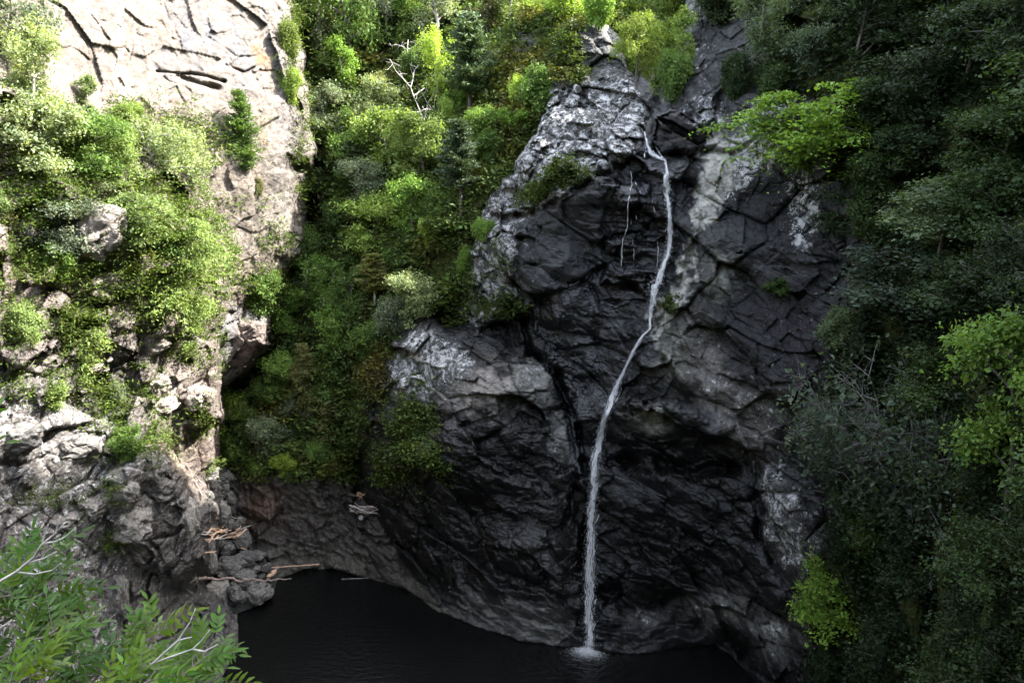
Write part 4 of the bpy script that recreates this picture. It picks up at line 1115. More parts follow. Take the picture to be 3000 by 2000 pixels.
def cover(name, sel, n, size, label, seed, per=14, spread=.38, asp=.5, cat='ground cover', green=(.055, .085, .02)):
    r = np.random.RandomState(seed)
    w = cw * sel * scr * area * np.clip(1600 / (ctr[:, 1] ** 2), .25, 4)
    w = np.where(np.isfinite(w), w, 0); w = np.minimum(w, np.percentile(w[w > 0], 99.5))
    pick = r.choice(len(w), n, p=w / w.sum())
    c = ctr[pick] + r.normal(size=(n, 3)) * .06
    dist = c[:, 1]
    sc = size * np.clip(dist / 60, .45, 1.6) * (.6 + .8 * r.rand(n))
    off = r.normal(size=(n, per, 3)) * np.array([1, 1, .7]) * spread
    off[:, :, 2] = np.abs(off[:, :, 2]) * .9
    off[:, :, 1] -= .25
    C = (c[:, None] + off * (sc / size)[:, None, None]).reshape(-1, 3)
    S_ = np.repeat(sc, per)
    D = r.normal(size=(n * per, 3)); D[:, 2] = np.abs(D[:, 2]) * .6 + .1
    D[:, 1] -= .3
    V, Fq = leaves(C, S_, r, .45, asp, D)
    gx_, gy_ = cpx[pick], cpy[pick]
    g = np.zeros(n); lt = np.zeros(n)
    for (a, b, c1, d1) in GOLD: g = np.maximum(g, np.exp(-(((gx_ - a) / c1) ** 2 + ((gy_ - b) / d1) ** 2)))
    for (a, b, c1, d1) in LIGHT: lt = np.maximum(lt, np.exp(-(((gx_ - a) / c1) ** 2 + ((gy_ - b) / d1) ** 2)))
    nz_ = fbm(c / 1.8 + 9, 3); nz2 = fbm(c / 4 + 19, 3)
    base = np.array(green)[None] * ((1.7 if seed == 1 else 1.25) + .6 * lt[:, None])  # hillside plants lightened most, to look more sunlit
    if seed == 3: nz_ = nz_ * .4; nz2 = nz2 * .3
    gm = np.clip(g * 1.1 + nz2 * .9 - .35, 0, 1)[:, None]
    base = base * (1 - gm) + np.array([.14, .12, .022]) * gm
    br = np.clip(nz_ * 2.2 - .6, 0, .7)[:, None]
    base = base * (1 - br) + np.array([.085, .07, .03]) * br
    yl = np.clip(-nz_ * 2 - .2, 0, .7)[:, None]
    base = base * (1 - yl) + np.array([.10, .14, .02]) * yl
    base = base * .85 * (.7 + .6 * r.rand(n))[:, None]
    cc = np.repeat(base, per, 0)
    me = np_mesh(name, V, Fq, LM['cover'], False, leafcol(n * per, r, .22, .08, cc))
    return tag(link(name, me), label, cat, None, 'stuff')
hs_ = (clid == names.index('hillside')).astype(float)
ls_ = (LSm | LCm).astype(float)
rs_ = ((clid == names.index('waterfall_cliff')) & (cpx > 1560)).astype(float)
bs_ = (np.isin(clid, [names.index('rock_buttress'), names.index('rock_ridge'), names.index('cliff_rib'), names.index('boulder_bank')]) | ((clid == names.index('waterfall_cliff')) & (cpx <= 1560))).astype(float)
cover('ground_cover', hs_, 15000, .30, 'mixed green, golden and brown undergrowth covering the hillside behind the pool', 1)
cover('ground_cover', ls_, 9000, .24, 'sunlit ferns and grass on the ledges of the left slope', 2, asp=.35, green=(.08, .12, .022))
cover('ground_cover', rs_, 20000, .38, 'dark ferns, heather and scrub covering the right-hand slope', 3, green=(.020, .034, .012))  # green darkened to carry the shade of this slope
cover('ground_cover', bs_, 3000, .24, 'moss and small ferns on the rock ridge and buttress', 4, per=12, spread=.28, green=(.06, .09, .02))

# ------------------------------------------------------------------ boulders
def ico(sub):
    import bmesh
    bm = bmesh.new(); bmesh.ops.create_icosphere(bm, subdivisions=sub, radius=1)
    V = np.array([v.co[:] for v in bm.verts]); Fc = np.array([[v.index for v in f.verts] for f in bm.faces]); bm.free()
    return V, Fc
ICO_V, ICO_F = ico(5)
def boulder_mesh(seed, mat, rough=.22, cell=1.1):
    V = ICO_V.copy()
    V = np.sign(V) * np.abs(V) ** .8
    q = V / cell + seed * 7.7
    f, e = facets(q, 1.1, seed * 5 % 200); f2, e2 = facets(q * 2.6 + 3, 1.0)
    n = fbm(V * 1.2 + seed * 3.1, 3); n2 = fbm(V * 6 + seed, 4, ridged=True)
    rad = 1 + rough * (f * 1.1 + .45 * f2) + .28 * n + .04 * n2 - .06 * np.exp(-e / .05) - .03 * np.exp(-e2 / .06)
    me = np_mesh('boulder', V * rad[:, None], ICO_F, mat, True)
    return me
BM = [boulder_mesh(i + 1, BOULDER) for i in range(6)]
def place_boulder(cx, cy, w, h, label, group='boulders heaped at the left shore of the pool', me=None, i=0, off=None, rz=None, name='boulder'):
    rr = random.Random(int(cx * 13 + cy))
    d = depth_at(cx, cy)
    sx = w / F * d / 2; sz = h / F * d / 2 * 1.08
    d2 = d - (sx * .75 if off is None else off)
    if ps_at(cx, cy) < 0 or True:
        pass
    o = link(name, me or BM[i % 6])
    o.location = world_pt(cx, cy, d2)
    o.scale = (sx, sx * .9, sz)
    o.rotation_euler = (rr.uniform(-.2, .2), rr.uniform(-.35, .35), rr.random() * 6.28 if rz is None else rz)
    return tag(o, label, 'boulder' if name == 'boulder' else 'rock', group)
def ps_at(x, y): return -1
BL = [(477,1087,46,36,'broad flat-topped grey boulder at the top of the heap, under green bushes'),(519,1097,32,22,'wedge-shaped boulder touching the yellow-green bushes'),(493,1113,36,30,'speckled boulder just below the flat-topped one'),
 (512,1174,36,44,'tall leaning boulder in the middle of the heap, left of the ribbed wall'),(529,1142,22,36,'upright oval boulder against the ribbed wall'),(477,1139,26,26,None),(496,1143,28,30,None),(512,1133,20,18,None),(512,1156,24,16,None),(517,1119,22,18,None),(478,1160,22,16,None),(488,1172,18,20,None),
 (552,1199,26,26,'square boulder beside the white stick right of the orange driftwood'),(525,1205,38,26,'boulder resting just above the orange driftwood'),(482,1249,30,30,None),(503,1244,28,26,None),(520,1256,44,36,'rounded boulder just below the orange driftwood'),(557,1237,40,44,'tall grey boulder at the right end of the orange driftwood'),
 (567,1279,42,26,'sloping boulder above the rubble near the pale pole'),(530,1297,66,44,'largest greenish boulder in the heap, above the long wavy log'),(485,1290,28,50,'narrow upright boulder left of the largest greenish one'),(592,1274,42,16,'flat greenish slab at the foot of the ribbed wall'),
 (605,1290,16,14,None),(595,1284,14,10,None),(562,1325,52,30,'mossy boulder partly behind the long wavy log'),(595,1362,54,44,'pitted boulder standing in the pool edge'),(494,1357,66,56,'big pale-speckled boulder below the root end of the wavy log'),(555,1369,28,26,None),
 (613,1346,24,12,None),(618,1354,22,12,None),(568,1307,26,16,None),(540,1362,34,40,None),(487,1269,24,16,None),(577,1341,32,24,None),(590,1306,22,14,None),(608,1308,16,12,None),(583,1298,14,12,None),(600,1322,22,14,None),(545,1228,24,16,None),(540,1340,26,18,None)]
for i, (cx, cy, w, h, lb) in enumerate(BL):
    place_boulder(cx, cy, w, h, lb or 'small grey boulder wedged among bigger ones at the left shore', i=i)
pale = boulder_mesh(21, BOULDER_PALE, .2, 1.3)
o = place_boulder(238, 530, 84, 104, 'pale sunlit boulder jutting out of the left slope with black shadow beneath', None, pale, off=1.1, rz=.6)
o.rotation_euler = (0, R(24), .6)
dark = boulder_mesh(24, BOULDER_PALE, .24, .9)
place_boulder(60, 525, 34, 40, 'dark round boulder in the left thicket behind thin trunks', None, BM[2], off=-.3)
for j, (cx, cy, w, h, lb) in enumerate([(350,880,60,44,'pinkish split block on the ledge above the cream slab'),(395,905,56,60,'tall pinkish block right of the split block on the ledge'),(370,930,70,40,'low pinkish slab under the two ledge blocks'),(345,780,80,60,'sharp-edged pink block with dark fractured underside on the slope'),
   (225,845,50,22,'small overhanging pink rock above the dark hollow on the left'),(450,915,60,50,'cracked pale block at the right end of the ledge')]):
    place_boulder(cx, cy, w, h, lb, 'pinkish blocks on the sunlit ledge', dark, off=.1, name='rock_block')
for j, (cx, cy, w, h, lb) in enumerate([(350,1070,60,62,'dark rounded boulder capping the lower left rocks'),(425,1190,70,100,'huge dark oval boulder bulging above the driftwood'),(290,1130,60,50,'square grey boulder on the lower left rocks'),(360,1120,70,50,'flat grey boulder next to the dark rounded one'),
   (300,1200,90,60,'banded dark boulder in the middle of the lower left rocks'),(40,1010,110,70,'wide speckled boulder at the left edge'),(175,1020,110,60,'long tilted boulder under the low fern clump'),(130,1190,90,40,'layered grey block at the left, below the mossy patch'),(215,1160,100,50,'domed grey boulder with mossy left side'),(265,1370,60,110,'tall split dark boulder above the leaves')]):
    place_boulder(cx, cy, w, h, lb, 'boulders of the lower left rocks', BM[(j + 3) % 6], off=-.2)
for j, (cx, cy, w, h, lb) in enumerate([(1494,298,20,40,'small dark chockstone wedged at the lip of the falls')]):
    place_boulder(cx, cy, w, h, lb, None, BM[j], off=.3)

# ------------------------------------------------------------------ driftwood
def stick(pts, w, mat, label, cat='stick', group=None, name='stick', lift=.25, k=6, fixed=None, seed=0, taper=.6):
    r = np.random.RandomState(int(pts[0][0] * 7 + pts[0][1]) + seed)
    P = []
    ds = [depth_at(x, y) for x, y in pts]
    dmin = min(ds)
    for (x, y), d in zip(pts, ds):
        dd = min(d, dmin + .8) - lift if fixed is None else float(ypool(y)) - .02
        P.append(world_pt(x, y, dd))
    P = np.array(P)
    # subdivide
    Q = []
    n = 5
    for i in range(len(P) - 1):
        for j in range(n): Q.append(P[i] + (P[i + 1] - P[i]) * j / n)
    Q.append(P[-1]); Q = np.array(Q)
    rad = w / F * dmin / 2
    Q[1:-1] += r.normal(size=(len(Q) - 2, 3)) * rad * .22
    base = Q[0].copy()
    T = Tubes(); T.add(Q - base, rad * np.linspace(1, taper, len(Q)) * (1 + .12 * r.normal(size=len(Q))), k)
    o = link(name, T.mesh(name, mat)); o.location = base
    return tag(o, label, cat, group)
rs = random.Random(5)
DG = 'orange driftwood sticks heaped on the boulders'
for i in range(34):
    cx = 472 + 90 * rs.random(); cy = 1211 + 26 * rs.random() + (cx - 500) * -.06
    a = rs.choice([-.15, -.3, .1, -.5, .5, -.9]) + rs.uniform(-.2, .2); L_ = rs.uniform(8, 19)
    stick([(cx - L_ * math.cos(a), cy - L_ * math.sin(a) * .7), (cx + L_ * math.cos(a), cy + L_ * math.sin(a) * .7)], rs.uniform(1.6, 4.2), rs.choice([ORANGE_WOOD, ORANGE_WOOD, BARK_PALE]), 'orange splintered stick in the driftwood heap on the boulders', 'stick', DG, 'driftwood_stick', lift=.35 + .5 * rs.random(), seed=i, taper=.8)
stick([(545, 1232), (566, 1213)], 7, ORANGE_WOOD, 'thick orange driftwood piece pointing right out of the heap', 'stick', DG, 'driftwood_stick', lift=.9)
stick([(624, 1303), (680, 1299), (733, 1295)], 3.6, ORANGE_WOOD, 'long straight pale pole lying against the ribbed wall above the water', 'pole', None, 'wooden_pole', lift=.5, taper=.95)
stick([(622, 1311), (641, 1304)], 3, ORANGE_WOOD, 'short orange stick just below the long pale pole', 'stick', None, 'driftwood_stick', lift=.5)
stick([(616, 1326), (633, 1311)], 10, ORANGE_WOOD, 'stubby orange log end between the pole and the wavy log', 'log', None, 'log', lift=.8, k=9, taper=.9)
lg = stick([(452, 1328), (475, 1327), (499, 1331), (527, 1326), (552, 1336), (580, 1328), (610, 1334), (632, 1331), (669, 1328)], 9, WET_WOOD, 'long wavy driftwood log lying across the boulders into the pool', 'log', None, 'driftwood_log', lift=1.1, k=10, taper=.28)
T = Tubes(); r_ = np.random.RandomState(3)
for k in range(9):
    T.add(curve_pts((0, 0, 0), (-.9 + .4 * r_.rand(), r_.normal() * .4, r_.normal() * .9), .5 + .3 * r_.rand(), 4, r_, .35), [.07, .05, .035, .02, .01], 5)
link('root_stub', T.mesh('root_stub', BARK_PALE), lg)
stick([(471, 1269), (496, 1265)], 4, ORANGE_WOOD, 'short pale board lying on the rubble left of the largest boulder', 'board', None, 'wooden_board', lift=.7, k=4)
stick([(547, 1256), (567, 1262)], 4, ORANGE_WOOD, 'reddish stick on the boulder right of the pale board', 'stick', None, 'driftwood_stick', lift=.7)
stick([(447, 1104), (467, 1143)], 3.4, DEADWOOD, 'thick bleached stick leaning beside the topmost boulders', 'stick', None, 'driftwood_stick', lift=.7)
stick([(451, 1091), (458, 1103), (472, 1114)], 2, DEADWOOD, 'thin bent bleached twig above the thick bleached stick', 'stick', None, 'driftwood_stick', lift=.7)
stick([(455, 1111), (478, 1124)], 2.4, WET_WOOD, 'thin brown twig crossing beside the bleached stick', 'stick', None, 'driftwood_stick', lift=.8)
stick([(530, 1186), (545, 1190), (558, 1189)], 1.6, DEADWOOD, 'thin white twig above the square boulder', 'stick', None, 'driftwood_stick', lift=.7)
stick([(604, 1300), (612, 1296), (620, 1291)], 1.4, DEADWOOD, 'thin white twig standing in the rubble left of the pole', 'stick', None, 'driftwood_stick', lift=.7)
stick([(562, 1299), (580, 1299)], 2, DEADWOOD, 'pale stick on the rubble beside the largest boulder', 'stick', None, 'driftwood_stick', lift=.7)
stick([(785, 1329), (815, 1328), (846, 1327)], 1.6, DEADWOOD, 'thin pale stick floating on the black pool', 'stick', None, 'floating_stick', lift=0, fixed=True)
DG2 = 'grey driftwood sticks lodged in the nest above the pool'
for i in range(34):
    cx = 812 + 58 * rs.random(); cy = 1162 + 17 * rs.random() + (cx - 840) * .08
    a = rs.choice([.3, .15, .35, -.1, .9, -.6]) + rs.uniform(-.15, .15); L_ = rs.uniform(7, 16)
    stick([(cx - L_ * math.cos(a), cy - L_ * math.sin(a) * .6), (cx + L_ * math.cos(a), cy + L_ * math.sin(a) * .6)], rs.uniform(1.2, 2.6), rs.choice([DEADWOOD, BARK_PALE, WET_WOOD, ORANGE_WOOD]), 'grey stick in the driftwood nest left of the dark buttress', 'stick', DG2, 'driftwood_stick', lift=.4 + .9 * rs.random(), seed=i, taper=.7)
stick([(803, 1160), (835, 1172), (868, 1179)], 3.4, DEADWOOD, 'longest bleached pole across the driftwood nest', 'stick', DG2, 'driftwood_stick', lift=1.3)
for i in range(12):
    cx = 810 + 22 * rs.random(); cy = 1127 + 16 * rs.random(); a = rs.uniform(-.9, .9); L_ = rs.uniform(4, 9)
    stick([(cx - L_ * math.cos(a), cy - L_ * math.sin(a)), (cx + L_ * math.cos(a), cy + L_ * math.sin(a))], 1.6, ORANGE_WOOD, 'reddish stick in the dark cleft above the driftwood nest', 'stick', 'reddish sticks in the dark cleft', 'driftwood_stick', lift=.4 + .4 * rs.random(), seed=i)
# washed-up wheel
m, nt, bs = new_mat('black_rubber'); bs.inputs['Base Color'].default_value = (.02, .02, .02, 1); bs.inputs['Roughness'].default_value = .7; RUB = m
m, nt, bs = new_mat('white_rim_paint'); bs.inputs['Base Color'].default_value = (.62, .63, .62, 1); bs.inputs['Roughness'].default_value = .45; RIM = m
wp = at(829, 1188, -1.0)
wh = empty('wheel', wp); wh.rotation_euler = (R(62), R(8), R(10))
def torus(name, R0, r0, mat, parent, n=40, k=12, sx=1.0):
    th = np.linspace(0, 2 * math.pi, n, endpoint=False); ph = np.linspace(0, 2 * math.pi, k, endpoint=False)
    TH, PH = np.meshgrid(th, ph, indexing='ij')
    V = np.stack([(R0 + r0 * np.cos(PH)) * np.cos(TH), (R0 + r0 * np.cos(PH)) * np.sin(TH), sx * r0 * np.sin(PH)], -1).reshape(-1, 3)
    i = np.arange(n)[:, None] * k; j = np.arange(k)[None]
    a = i + j; b = (i + k) % (n * k) + j; c = (i + k) % (n * k) + (j + 1) % k; d = i + (j + 1) % k
    return link(name, np_mesh(name, V, np.stack([a, b, c, d], -1).reshape(-1, 4), mat, True), parent)
torus('tyre', .25, .06, RUB, wh, sx=1.2)
T = Tubes()
for k in range(5):
    a = k * 2 * math.pi / 5; T.add([(0, 0, .02), (.1 * math.cos(a), .1 * math.sin(a), .03), (.19 * math.cos(a), .19 * math.sin(a), .02)], [.025, .022, .02], 6)
rimo = torus('rim', .185, .022, RIM, wh, k=8, sx=1.6)
link('spokes', T.mesh('spokes', RIM), rimo)
torus('hub', .035, .025, RIM, rimo, 16, 8)
tag(wh, 'small washed-up wheel with white rim below the driftwood nest', 'wheel')

# ------------------------------------------------------------------ the waterfall
m, nt, bs = new_mat('falling_water')
bs.inputs['Base Color'].default_value = (.97, .97, .97, 1); bs.inputs['Roughness'].default_value = .3
tr = nt.nodes.new('ShaderNodeBsdfTranslucent'); tr.inputs['Color'].default_value = (.97, .98, 1, 1)
mx = nt.nodes.new('ShaderNodeMixShader'); mx.inputs[0].default_value = .45
nt.links.new(bs.outputs[0], mx.inputs[1]); nt.links.new(tr.outputs[0], mx.inputs[2])
tp_ = nt.nodes.new('ShaderNodeBsdfTransparent'); mx2 = nt.nodes.new('ShaderNodeMixShader'); mx2.inputs[0].default_value = .06
nt.links.new(mx.outputs[0], mx2.inputs[1]); nt.links.new(tp_.outputs[0], mx2.inputs[2]); nt.links.new(mx2.outputs[0], nt.nodes['Material Output'].inputs['Surface'])
WHITE = m
wf = empty('waterfall', at(1356, 1484, -.3))
tag(wf, 'thin white waterfall zigzagging down the dark rock wall into the pool', 'waterfall')
def stream(name, path, nstr, seed, lift=.35, sw=.015, gap=.66, drops=0, free=None):
    """falling water: many broken threads following the rock"""
    r = np.random.RandomState(seed)
    P = np.array(path, float)
    s = np.concatenate([[0], np.cumsum(np.hypot(np.diff(P[:, 0]), np.diff(P[:, 1])))])
    L_ = s[-1]; ss = np.arange(0, L_, 2.0)
    X = np.interp(ss, s, P[:, 0]); Y_ = np.interp(ss, s, P[:, 1]); W = np.interp(ss, s, P[:, 2]) * (.74 if free else .88)
    D = np.array([depth_at(x, y) for x, y in zip(X, Y_)])
    # a stream cannot follow hollows: smooth, and never go deeper on the way down
    Dm = D.copy()
    k = 9
    Dm = np.array([D[max(0, i - k):i + k].min() for i in range(len(D))])
    Dm = np.convolve(np.pad(Dm, k, mode='edge'), np.ones(2 * k + 1) / (2 * k + 1), 'valid')
    if free: 
        i0 = np.searchsorted(ss, np.interp(free, P[:, 1], s))
        Dm[i0:] = np.minimum(Dm[i0:], np.linspace(Dm[i0], float(ypool(P[-1, 1])) - .3, len(Dm) - i0))
    VV = []; FF = []; n0 = 0
    env = fbm(np.stack([ss / 14, ss * 0 + seed, ss * 0], -1), 3)
    W = W * (1 + .5 * fbm(np.stack([ss / 18, ss * 0 + seed + 9.5, ss * 0], -1), 3))
    for k in range(nstr):
        u = np.clip(r.normal() * .30, -1.05, 1.05)
        drift = np.cumsum(r.normal(size=len(ss))) * .018
        u_ = u + drift - drift.mean() + .2 * np.sin(ss / 23.0 + r.rand() * 6.28) + .35 * env
        i = r.randint(0, 20)
        while i < len(ss) - 3:
            ln = int(r.gamma(1.8, 5.5 if free else 3.6)) + 3
            j = min(len(ss), i + ln)
            if r.rand() > gap and j - i > 2:
                seg = np.arange(i, j)
                x = X[seg] + u_[seg] * W[seg] * .5 + r.normal(size=len(seg)) * (.10 if free else .2)
                dd = Dm[seg] - lift - r.rand() * .25
                c = world_pt(x, Y_[seg] + r.normal() * .5, dd)
                w_ = sw * np.exp(r.normal() * .55) * np.sin(np.linspace(.15, 3.0, len(seg))) ** .5
                a = c + np.array([1, 0, 0]) * w_[:, None]; b = c - np.array([1, 0, 0]) * w_[:, None]; e = c + np.array([0, -1, .0]) * w_[:, None] * 1.2
                m_ = len(seg)
                VV.append(np.stack([a, b, e], 1).reshape(-1, 3))
                q = n0 + np.arange(m_ - 1)[:, None] * 3
                for (g, h) in ((0, 1), (1, 2), (2, 0)):
                    FF.append(np.concatenate([q + g, q + h, q + h + 3, q + g + 3], 1))
                n0 += m_ * 3
            i = j + r.randint(0, 5)
    if drops:
        t = r.rand(drops); wgt = np.interp(t * L_, ss, W)
        x = np.interp(t * L_, ss, X) + r.normal(size=drops) * wgt * .30; y = np.interp(t * L_, ss, Y_); d = np.interp(t * L_, ss, Dm) - lift - r.rand(drops) * .5
        c = world_pt(x, y, d); z = (.004 + .008 * r.rand(drops))[:, None]
        o6 = np.array([[1, 0, 0], [-1, 0, 0], [0, 1, 0], [0, -1, 0], [0, 0, 4], [0, 0, -4]])
        VV.append((c[:, None] + o6[None] * z[:, None]).reshape(-1, 3))
        q = n0 + np.arange(drops)[:, None] * 6
        for t3 in ((0, 2, 4), (2, 1, 4), (1, 3, 4), (3, 0, 4), (2, 0, 5), (1, 2, 5), (3, 1, 5), (0, 3, 5)):
            FF.append(np.concatenate([q + t3[0], q + t3[1], q + t3[2], q + t3[2]], 1))
    if not VV: return None
    V = np.concatenate(VV) - np.array(wf.location); Fq = np.concatenate(FF)
    tri = Fq[:, 2] == Fq[:, 3]
    # write tris as their own polygons
    me = bpy.data.meshes.new(name)
    q4 = Fq[~tri]; t3_ = Fq[tri][:, :3]
    me.vertices.add(len(V)); me.vertices.foreach_set('co', np.ascontiguousarray(V, np.float32).ravel())
    me.loops.add(q4.size + t3_.size); me.loops.foreach_set('vertex_index', np.concatenate([q4.ravel(), t3_.ravel()]).astype(np.int32))
    me.polygons.add(len(q4) + len(t3_))
    me.polygons.foreach_set('loop_start', np.concatenate([np.arange(len(q4)) * 4, q4.size + np.arange(len(t3_)) * 3]).astype(np.int32))
    me.update(calc_edges=True); me.materials.append(WHITE)
    return link(name, me, wf)
stream('upper_chute', [(1480,303,3),(1484,320,6),(1488,337,10),(1494,347,22),(1500,354,28),(1512,362,22),(1527,369,10)], 34, 1, drops=400, gap=.4)
stream('side_chute', [(1506,334,3),(1510,345,6),(1518,358,8),(1528,369,8)], 10, 2, gap=.4)
stream('side_chute', [(1490,340,5),(1484,352,8),(1483,364,9)], 10, 12, gap=.4)
stream('main_stream', [(1527,368,6),(1532,395,8),(1531,415,14),(1534,432,20),(1530,448,16),(1536,470,12),(1538,500,15),(1540,535,19),(1538,567,18),(1529,597,15),(1518,625,16),(1512,645,26),(1504,660,32),(1500,690,26),(1494,720,14),(1493,745,8),(1492,757,7)], 90, 3, drops=2500)
stream('main_stream', [(1493,755,6),(1476,771,6),(1458,801,11),(1440,837,7),(1422,873,14),(1411,905,26),(1400,932,24),(1388,962,16),(1380,1002,24),(1368,1047,26),(1364,1090,26),(1363,1127,30),(1359,1170,30),(1358,1206,32),(1356,1276,36),(1354,1346,34),(1353,1416,30),(1356,1484,26)], 80, 4, drops=9000, sw=.0135, free=1090, lift=.3)
stream('side_trickle', [(1447,380,3),(1449,400,7),(1451,425,12),(1445,445,14),(1442,470,5),(1441,522,5),(1430,550,5),(1428,575,9),(1427,612,5),(1440,625,3)], 6, 5, sw=.009, gap=.5)
stream('side_trickle', [(1452,400,3),(1460,420,6),(1474,448,5)], 4, 6, sw=.008, gap=.5)
stream('side_trickle', [(1496,455,3),(1502,475,5),(1506,497,5)], 4, 7, sw=.008, gap=.5)
stream('side_trickle', [(1452,550,4),(1455,580,9),(1455,612,4)], 5, 8, sw=.008, gap=.5)
stream('side_trickle', [(1510,545,3),(1511,580,6),(1508,615,5)], 4, 9, sw=.008, gap=.5)
stream('side_trickle', [(1450,495,30),(1453,505,34),(1457,520,34)], 12, 10, sw=.009, gap=.5)
# foam where it lands
r_ = np.random.RandomState(8); n = 9000
c0 = np.array([float(v) for v in world_pt(1352, 1494, float(ypool(1494)))])
rad = np.abs(r_.normal(size=n)) ; th = r_.rand(n) * 6.283
C = c0 + np.stack([np.cos(th) * rad * .75, np.sin(th) * rad * .5, np.abs(r_.normal(size=n)) * .45 * np.exp(-rad * 1.6)], -1)
V, Fq = leaves(C, .035, r_, .3, .9)
link('splash', np_mesh('splash', V - np.array(wf.location), Fq, WHITE, False), wf)

# ------------------------------------------------------------------ ash branches close to the viewpoint
def leaflet(VV, FF, base, d, up, ln, wd, r):
    d = d / np.linalg.norm(d); s = np.cross(d, up); s /= np.linalg.norm(s); n = np.cross(s, d)
    K = 7; t = np.linspace(0, 1, K); w = wd * .5 * (np.sin(np.pi * t ** .8) ** .9) * (1 - .25 * t); w[0] = .0008; w[-1] = .0002
    cb = .12 * r.normal(); droop = .18 + .15 * r.rand(); fold = .22 + .1 * r.normal()
    c = base + np.outer(t * ln, d) - np.outer(droop * ln * t * t, n) + np.outer(cb * ln * t * t, s)
    ed = 1 + .10 * np.where(np.arange(K) % 2, 1, -1)
    l = c + s * (w * ed)[:, None] + n * (w * fold)[:, None]; q = c - s * (w * ed)[:, None] + n * (w * fold)[:, None]
    b = len(VV) * 0 + sum(len(v) for v in VV)
    VV.append(np.stack([l, c, q], 1).reshape(-1, 3))
    i = b + np.arange(K - 1)[:, None] * 3
    FF.append(np.concatenate([i, i + 1, i + 4, i + 3], 1)); FF.append(np.concatenate([i + 1, i + 2, i + 5, i + 4], 1))
def ash_branch(path, label, seed, nleaf=7, col_=(1, 1, 1), bare=False):
    r = np.random.RandomState(seed)
    P = np.array([world_pt(x, y, d) for x, y, d in path])
    base = P[0].copy()
    Q = []
    for i in range(len(P) - 1):
        for j in range(4): Q.append(P[i] + (P[i + 1] - P[i]) * j / 4)
    Q.append(P[-1]); Q = np.array(Q); Q[1:-1] += r.normal(size=(len(Q) - 2, 3)) * .006
    o = empty('ash_branch', base)
    T = Tubes(); T.add(Q - base, np.linspace(.009, .003, len(Q)), 7)
    VV = []; FF = []; CC = []
    tot = len(Q) - 1
    for k in range(nleaf):
        for side in (-1, 1):
            f = tot * (.22 + .78 * (k + .5 * r.rand()) / nleaf); i = min(int(f), tot - 1)
            p = Q[i] + (Q[i + 1] - Q[i]) * (f - i) - base
            d = Q[i + 1] - Q[i]; d /= np.linalg.norm(d)
            s = np.cross(d, [0, -.4, 1]); s /= np.linalg.norm(s)
            dr = d * .55 + s * side * (.6 + .4 * r.rand()) + r.normal(size=3) * .28 + np.array([0, 0, .2])
            dr /= np.linalg.norm(dr)
            L_ = .135 + .075 * r.rand()
            up = np.array([0, -.55, 1.0]) + r.normal(size=3) * .35
            up = up - dr * (up @ dr); up /= np.linalg.norm(up)
            rp = [p + dr * L_ * t - up * L_ * .25 * t * t for t in np.linspace(0, 1, 7)]
            T.add(rp, np.linspace(.0022, .001, 7), 4)
            sl = np.cross(dr, up)
            nb = len(VV)
            for q in range(2, 6):
                for sd2 in (-1, 1):
                    leaflet(VV, FF, rp[q], dr * .65 + sl * sd2 * .8 + r.normal(size=3) * .13, up + r.normal(size=3) * .12, .048 + .022 * r.rand(), .018 + .007 * r.rand(), r)
            leaflet(VV, FF, rp[6], dr + r.normal(size=3) * .1, up, .062 + .02 * r.rand(), .022, r)
            g = (.75 + .5 * r.rand()); h = r.normal() * .1
            for vv in VV[nb:]: CC.append(np.tile(np.array([[g * (1 + h), g, g * (1 - h)]]) * np.array(col_), (len(vv), 1)) * (.92 + .16 * r.rand()))
    link('twig', T.mesh('twig', BARK), o)
    link('foliage', np_mesh('foliage', np.concatenate(VV), np.concatenate(FF), LM['ash'], True, np.concatenate(CC)), o)
    return tag(o, label, 'branch', 'leafy ash branches close to the viewer at lower left')
AB = [
 ([(-120,1480,3.5),(20,1420,3.4),(90,1370,3.4),(150,1330,3.5)],'ash branch pointing right, upper part of the left leaf mass',7),
 ([(-120,1370,3.8),(-10,1320,3.7),(60,1290,3.7),(110,1262,3.8)],'topmost ash branch on the left, near the bare forked twig',6),
 ([(-120,1560,3.2),(20,1500,3.2),(100,1460,3.2),(160,1425,3.3)],'ash branch in the middle of the left leaf mass',8),
 ([(-60,1700,3.1),(40,1600,3.1),(110,1540,3.1),(180,1500,3.2)],'ash branch low in the bottom left corner',8),
 ([(60,1740,3.4),(160,1620,3.4),(230,1540,3.4),(280,1500,3.5)],'ash branch rising from the bottom edge left of the bare twig',8),
 ([(180,1740,3.6),(260,1600,3.6),(320,1500,3.6),(372,1420,3.7)],'ash branch reaching highest in the bottom leaf mass',8),
 ([(230,1720,3.4),(330,1610,3.4),(410,1560,3.5),(480,1500,3.6)],'ash branch along the lower bare forked twig',8),
 ([(300,1760,3.5),(380,1640,3.5),(440,1600,3.5),(505,1550,3.6)],'lowest ash branch ending beside the black water',7),
 ([(120,1760,3.0),(200,1650,3.0),(280,1590,3.0),(350,1560,3.1)],'near ash branch at the bottom edge with large leaves',7),
 ([(-80,1640,2.8),(0,1590,2.8),(60,1560,2.8),(110,1540,2.8)],'nearest large-leaved ash branch in the corner',5),
 ([(-150,1420,3.4),(-60,1390,3.4),(0,1370,3.4),(60,1360,3.5)],'ash branch at the left edge below the topmost one',6),
 ([(250,1700,3.8),(360,1580,3.8),(440,1520,3.9),(510,1465,4.0)],'outermost ash branch stretching towards the pool',7),
 ([(-100,1600,3.6),(0,1530,3.6),(90,1490,3.6),(190,1470,3.7)],'ash branch behind the left leaf mass pointing to the middle',7),
]
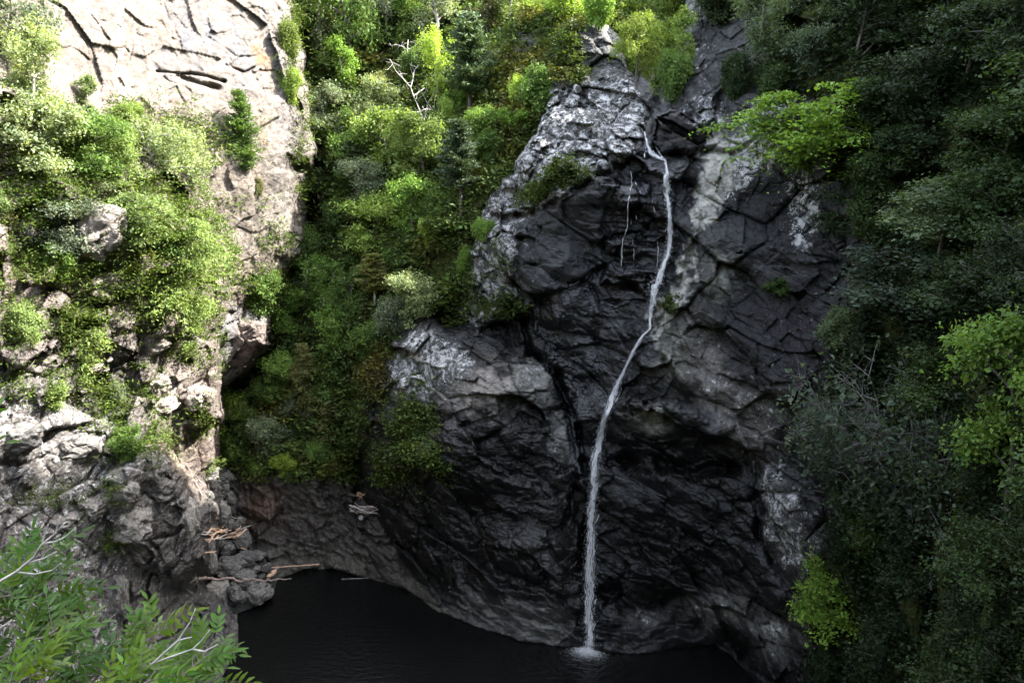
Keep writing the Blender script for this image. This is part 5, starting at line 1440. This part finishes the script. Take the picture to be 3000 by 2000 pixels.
for i, (p, lb, n) in enumerate(AB): ash_branch(p, lb, 40 + i, n + 3, (1, 1, 1) if i not in (8, 9) else (1.25, 1.15, .8))
ash_branch([(-160,1020,3.0),(-90,1010,3.0),(-62,1003,3.0)], 'tips of an ash leaf poking in at the left edge above the others', 77, 2)
def twig(paths, label, w=.008):
    P0_ = world_pt(*paths[0][0]); T = Tubes()
    for j, p in enumerate(paths):
        Q = np.array([world_pt(x, y, d) for x, y, d in p]) - P0_
        R_ = []
        for i in range(len(Q) - 1):
            for k in range(4): R_.append(Q[i] + (Q[i + 1] - Q[i]) * k / 4)
        R_.append(Q[-1]); T.add(R_, np.linspace(w if j == 0 else w * .55, w * .25, len(R_)), 7)
    o = link('bare_twig', T.mesh('bare_twig', DEADWOOD)); o.location = P0_
    return tag(o, label, 'twig', 'bare pale twigs among the ash leaves')
twig([[(-60,1362,3.3),(0,1335,3.3),(37,1313,3.3),(77,1280,3.3),(95,1250,3.3),(104,1225,3.3),(111,1203,3.3)],[(98,1248,3.3),(125,1226,3.3),(150,1199,3.3)],[(98,1248,3.3),(130,1243,3.3),(150,1232,3.3),(172,1214,3.3)],[(128,1224,3.3),(133,1205,3.3),(138,1186,3.3)],[(37,1313,3.3),(80,1318,3.3),(120,1309,3.3),(141,1292,3.3)],[(60,1294,3.3),(100,1282,3.3),(130,1266,3.3)]], 'upper bare forked twig at the left edge')
twig([[(240,1600,3.2),(292,1564,3.2),(350,1524,3.2),(409,1470,3.2),(435,1430,3.2),(449,1397,3.2)],[(352,1522,3.2),(400,1505,3.2),(442,1490,3.2),(465,1468,3.2),(482,1446,3.2)],[(442,1490,3.2),(470,1495,3.2),(500,1479,3.2)],[(409,1470,3.2),(425,1466,3.2),(440,1462,3.2)]], 'lower bare forked twig reaching up from the bottom leaf mass')
twig([[(-30,1460,3.2),(0,1441,3.2),(27,1424,3.2)]], 'short pale twig end at the left edge among leaves', .006)
twig([[(182,1600,3.1),(176,1560,3.1),(168,1525,3.1)]], 'short brown twig at the bottom edge among leaves', .006)
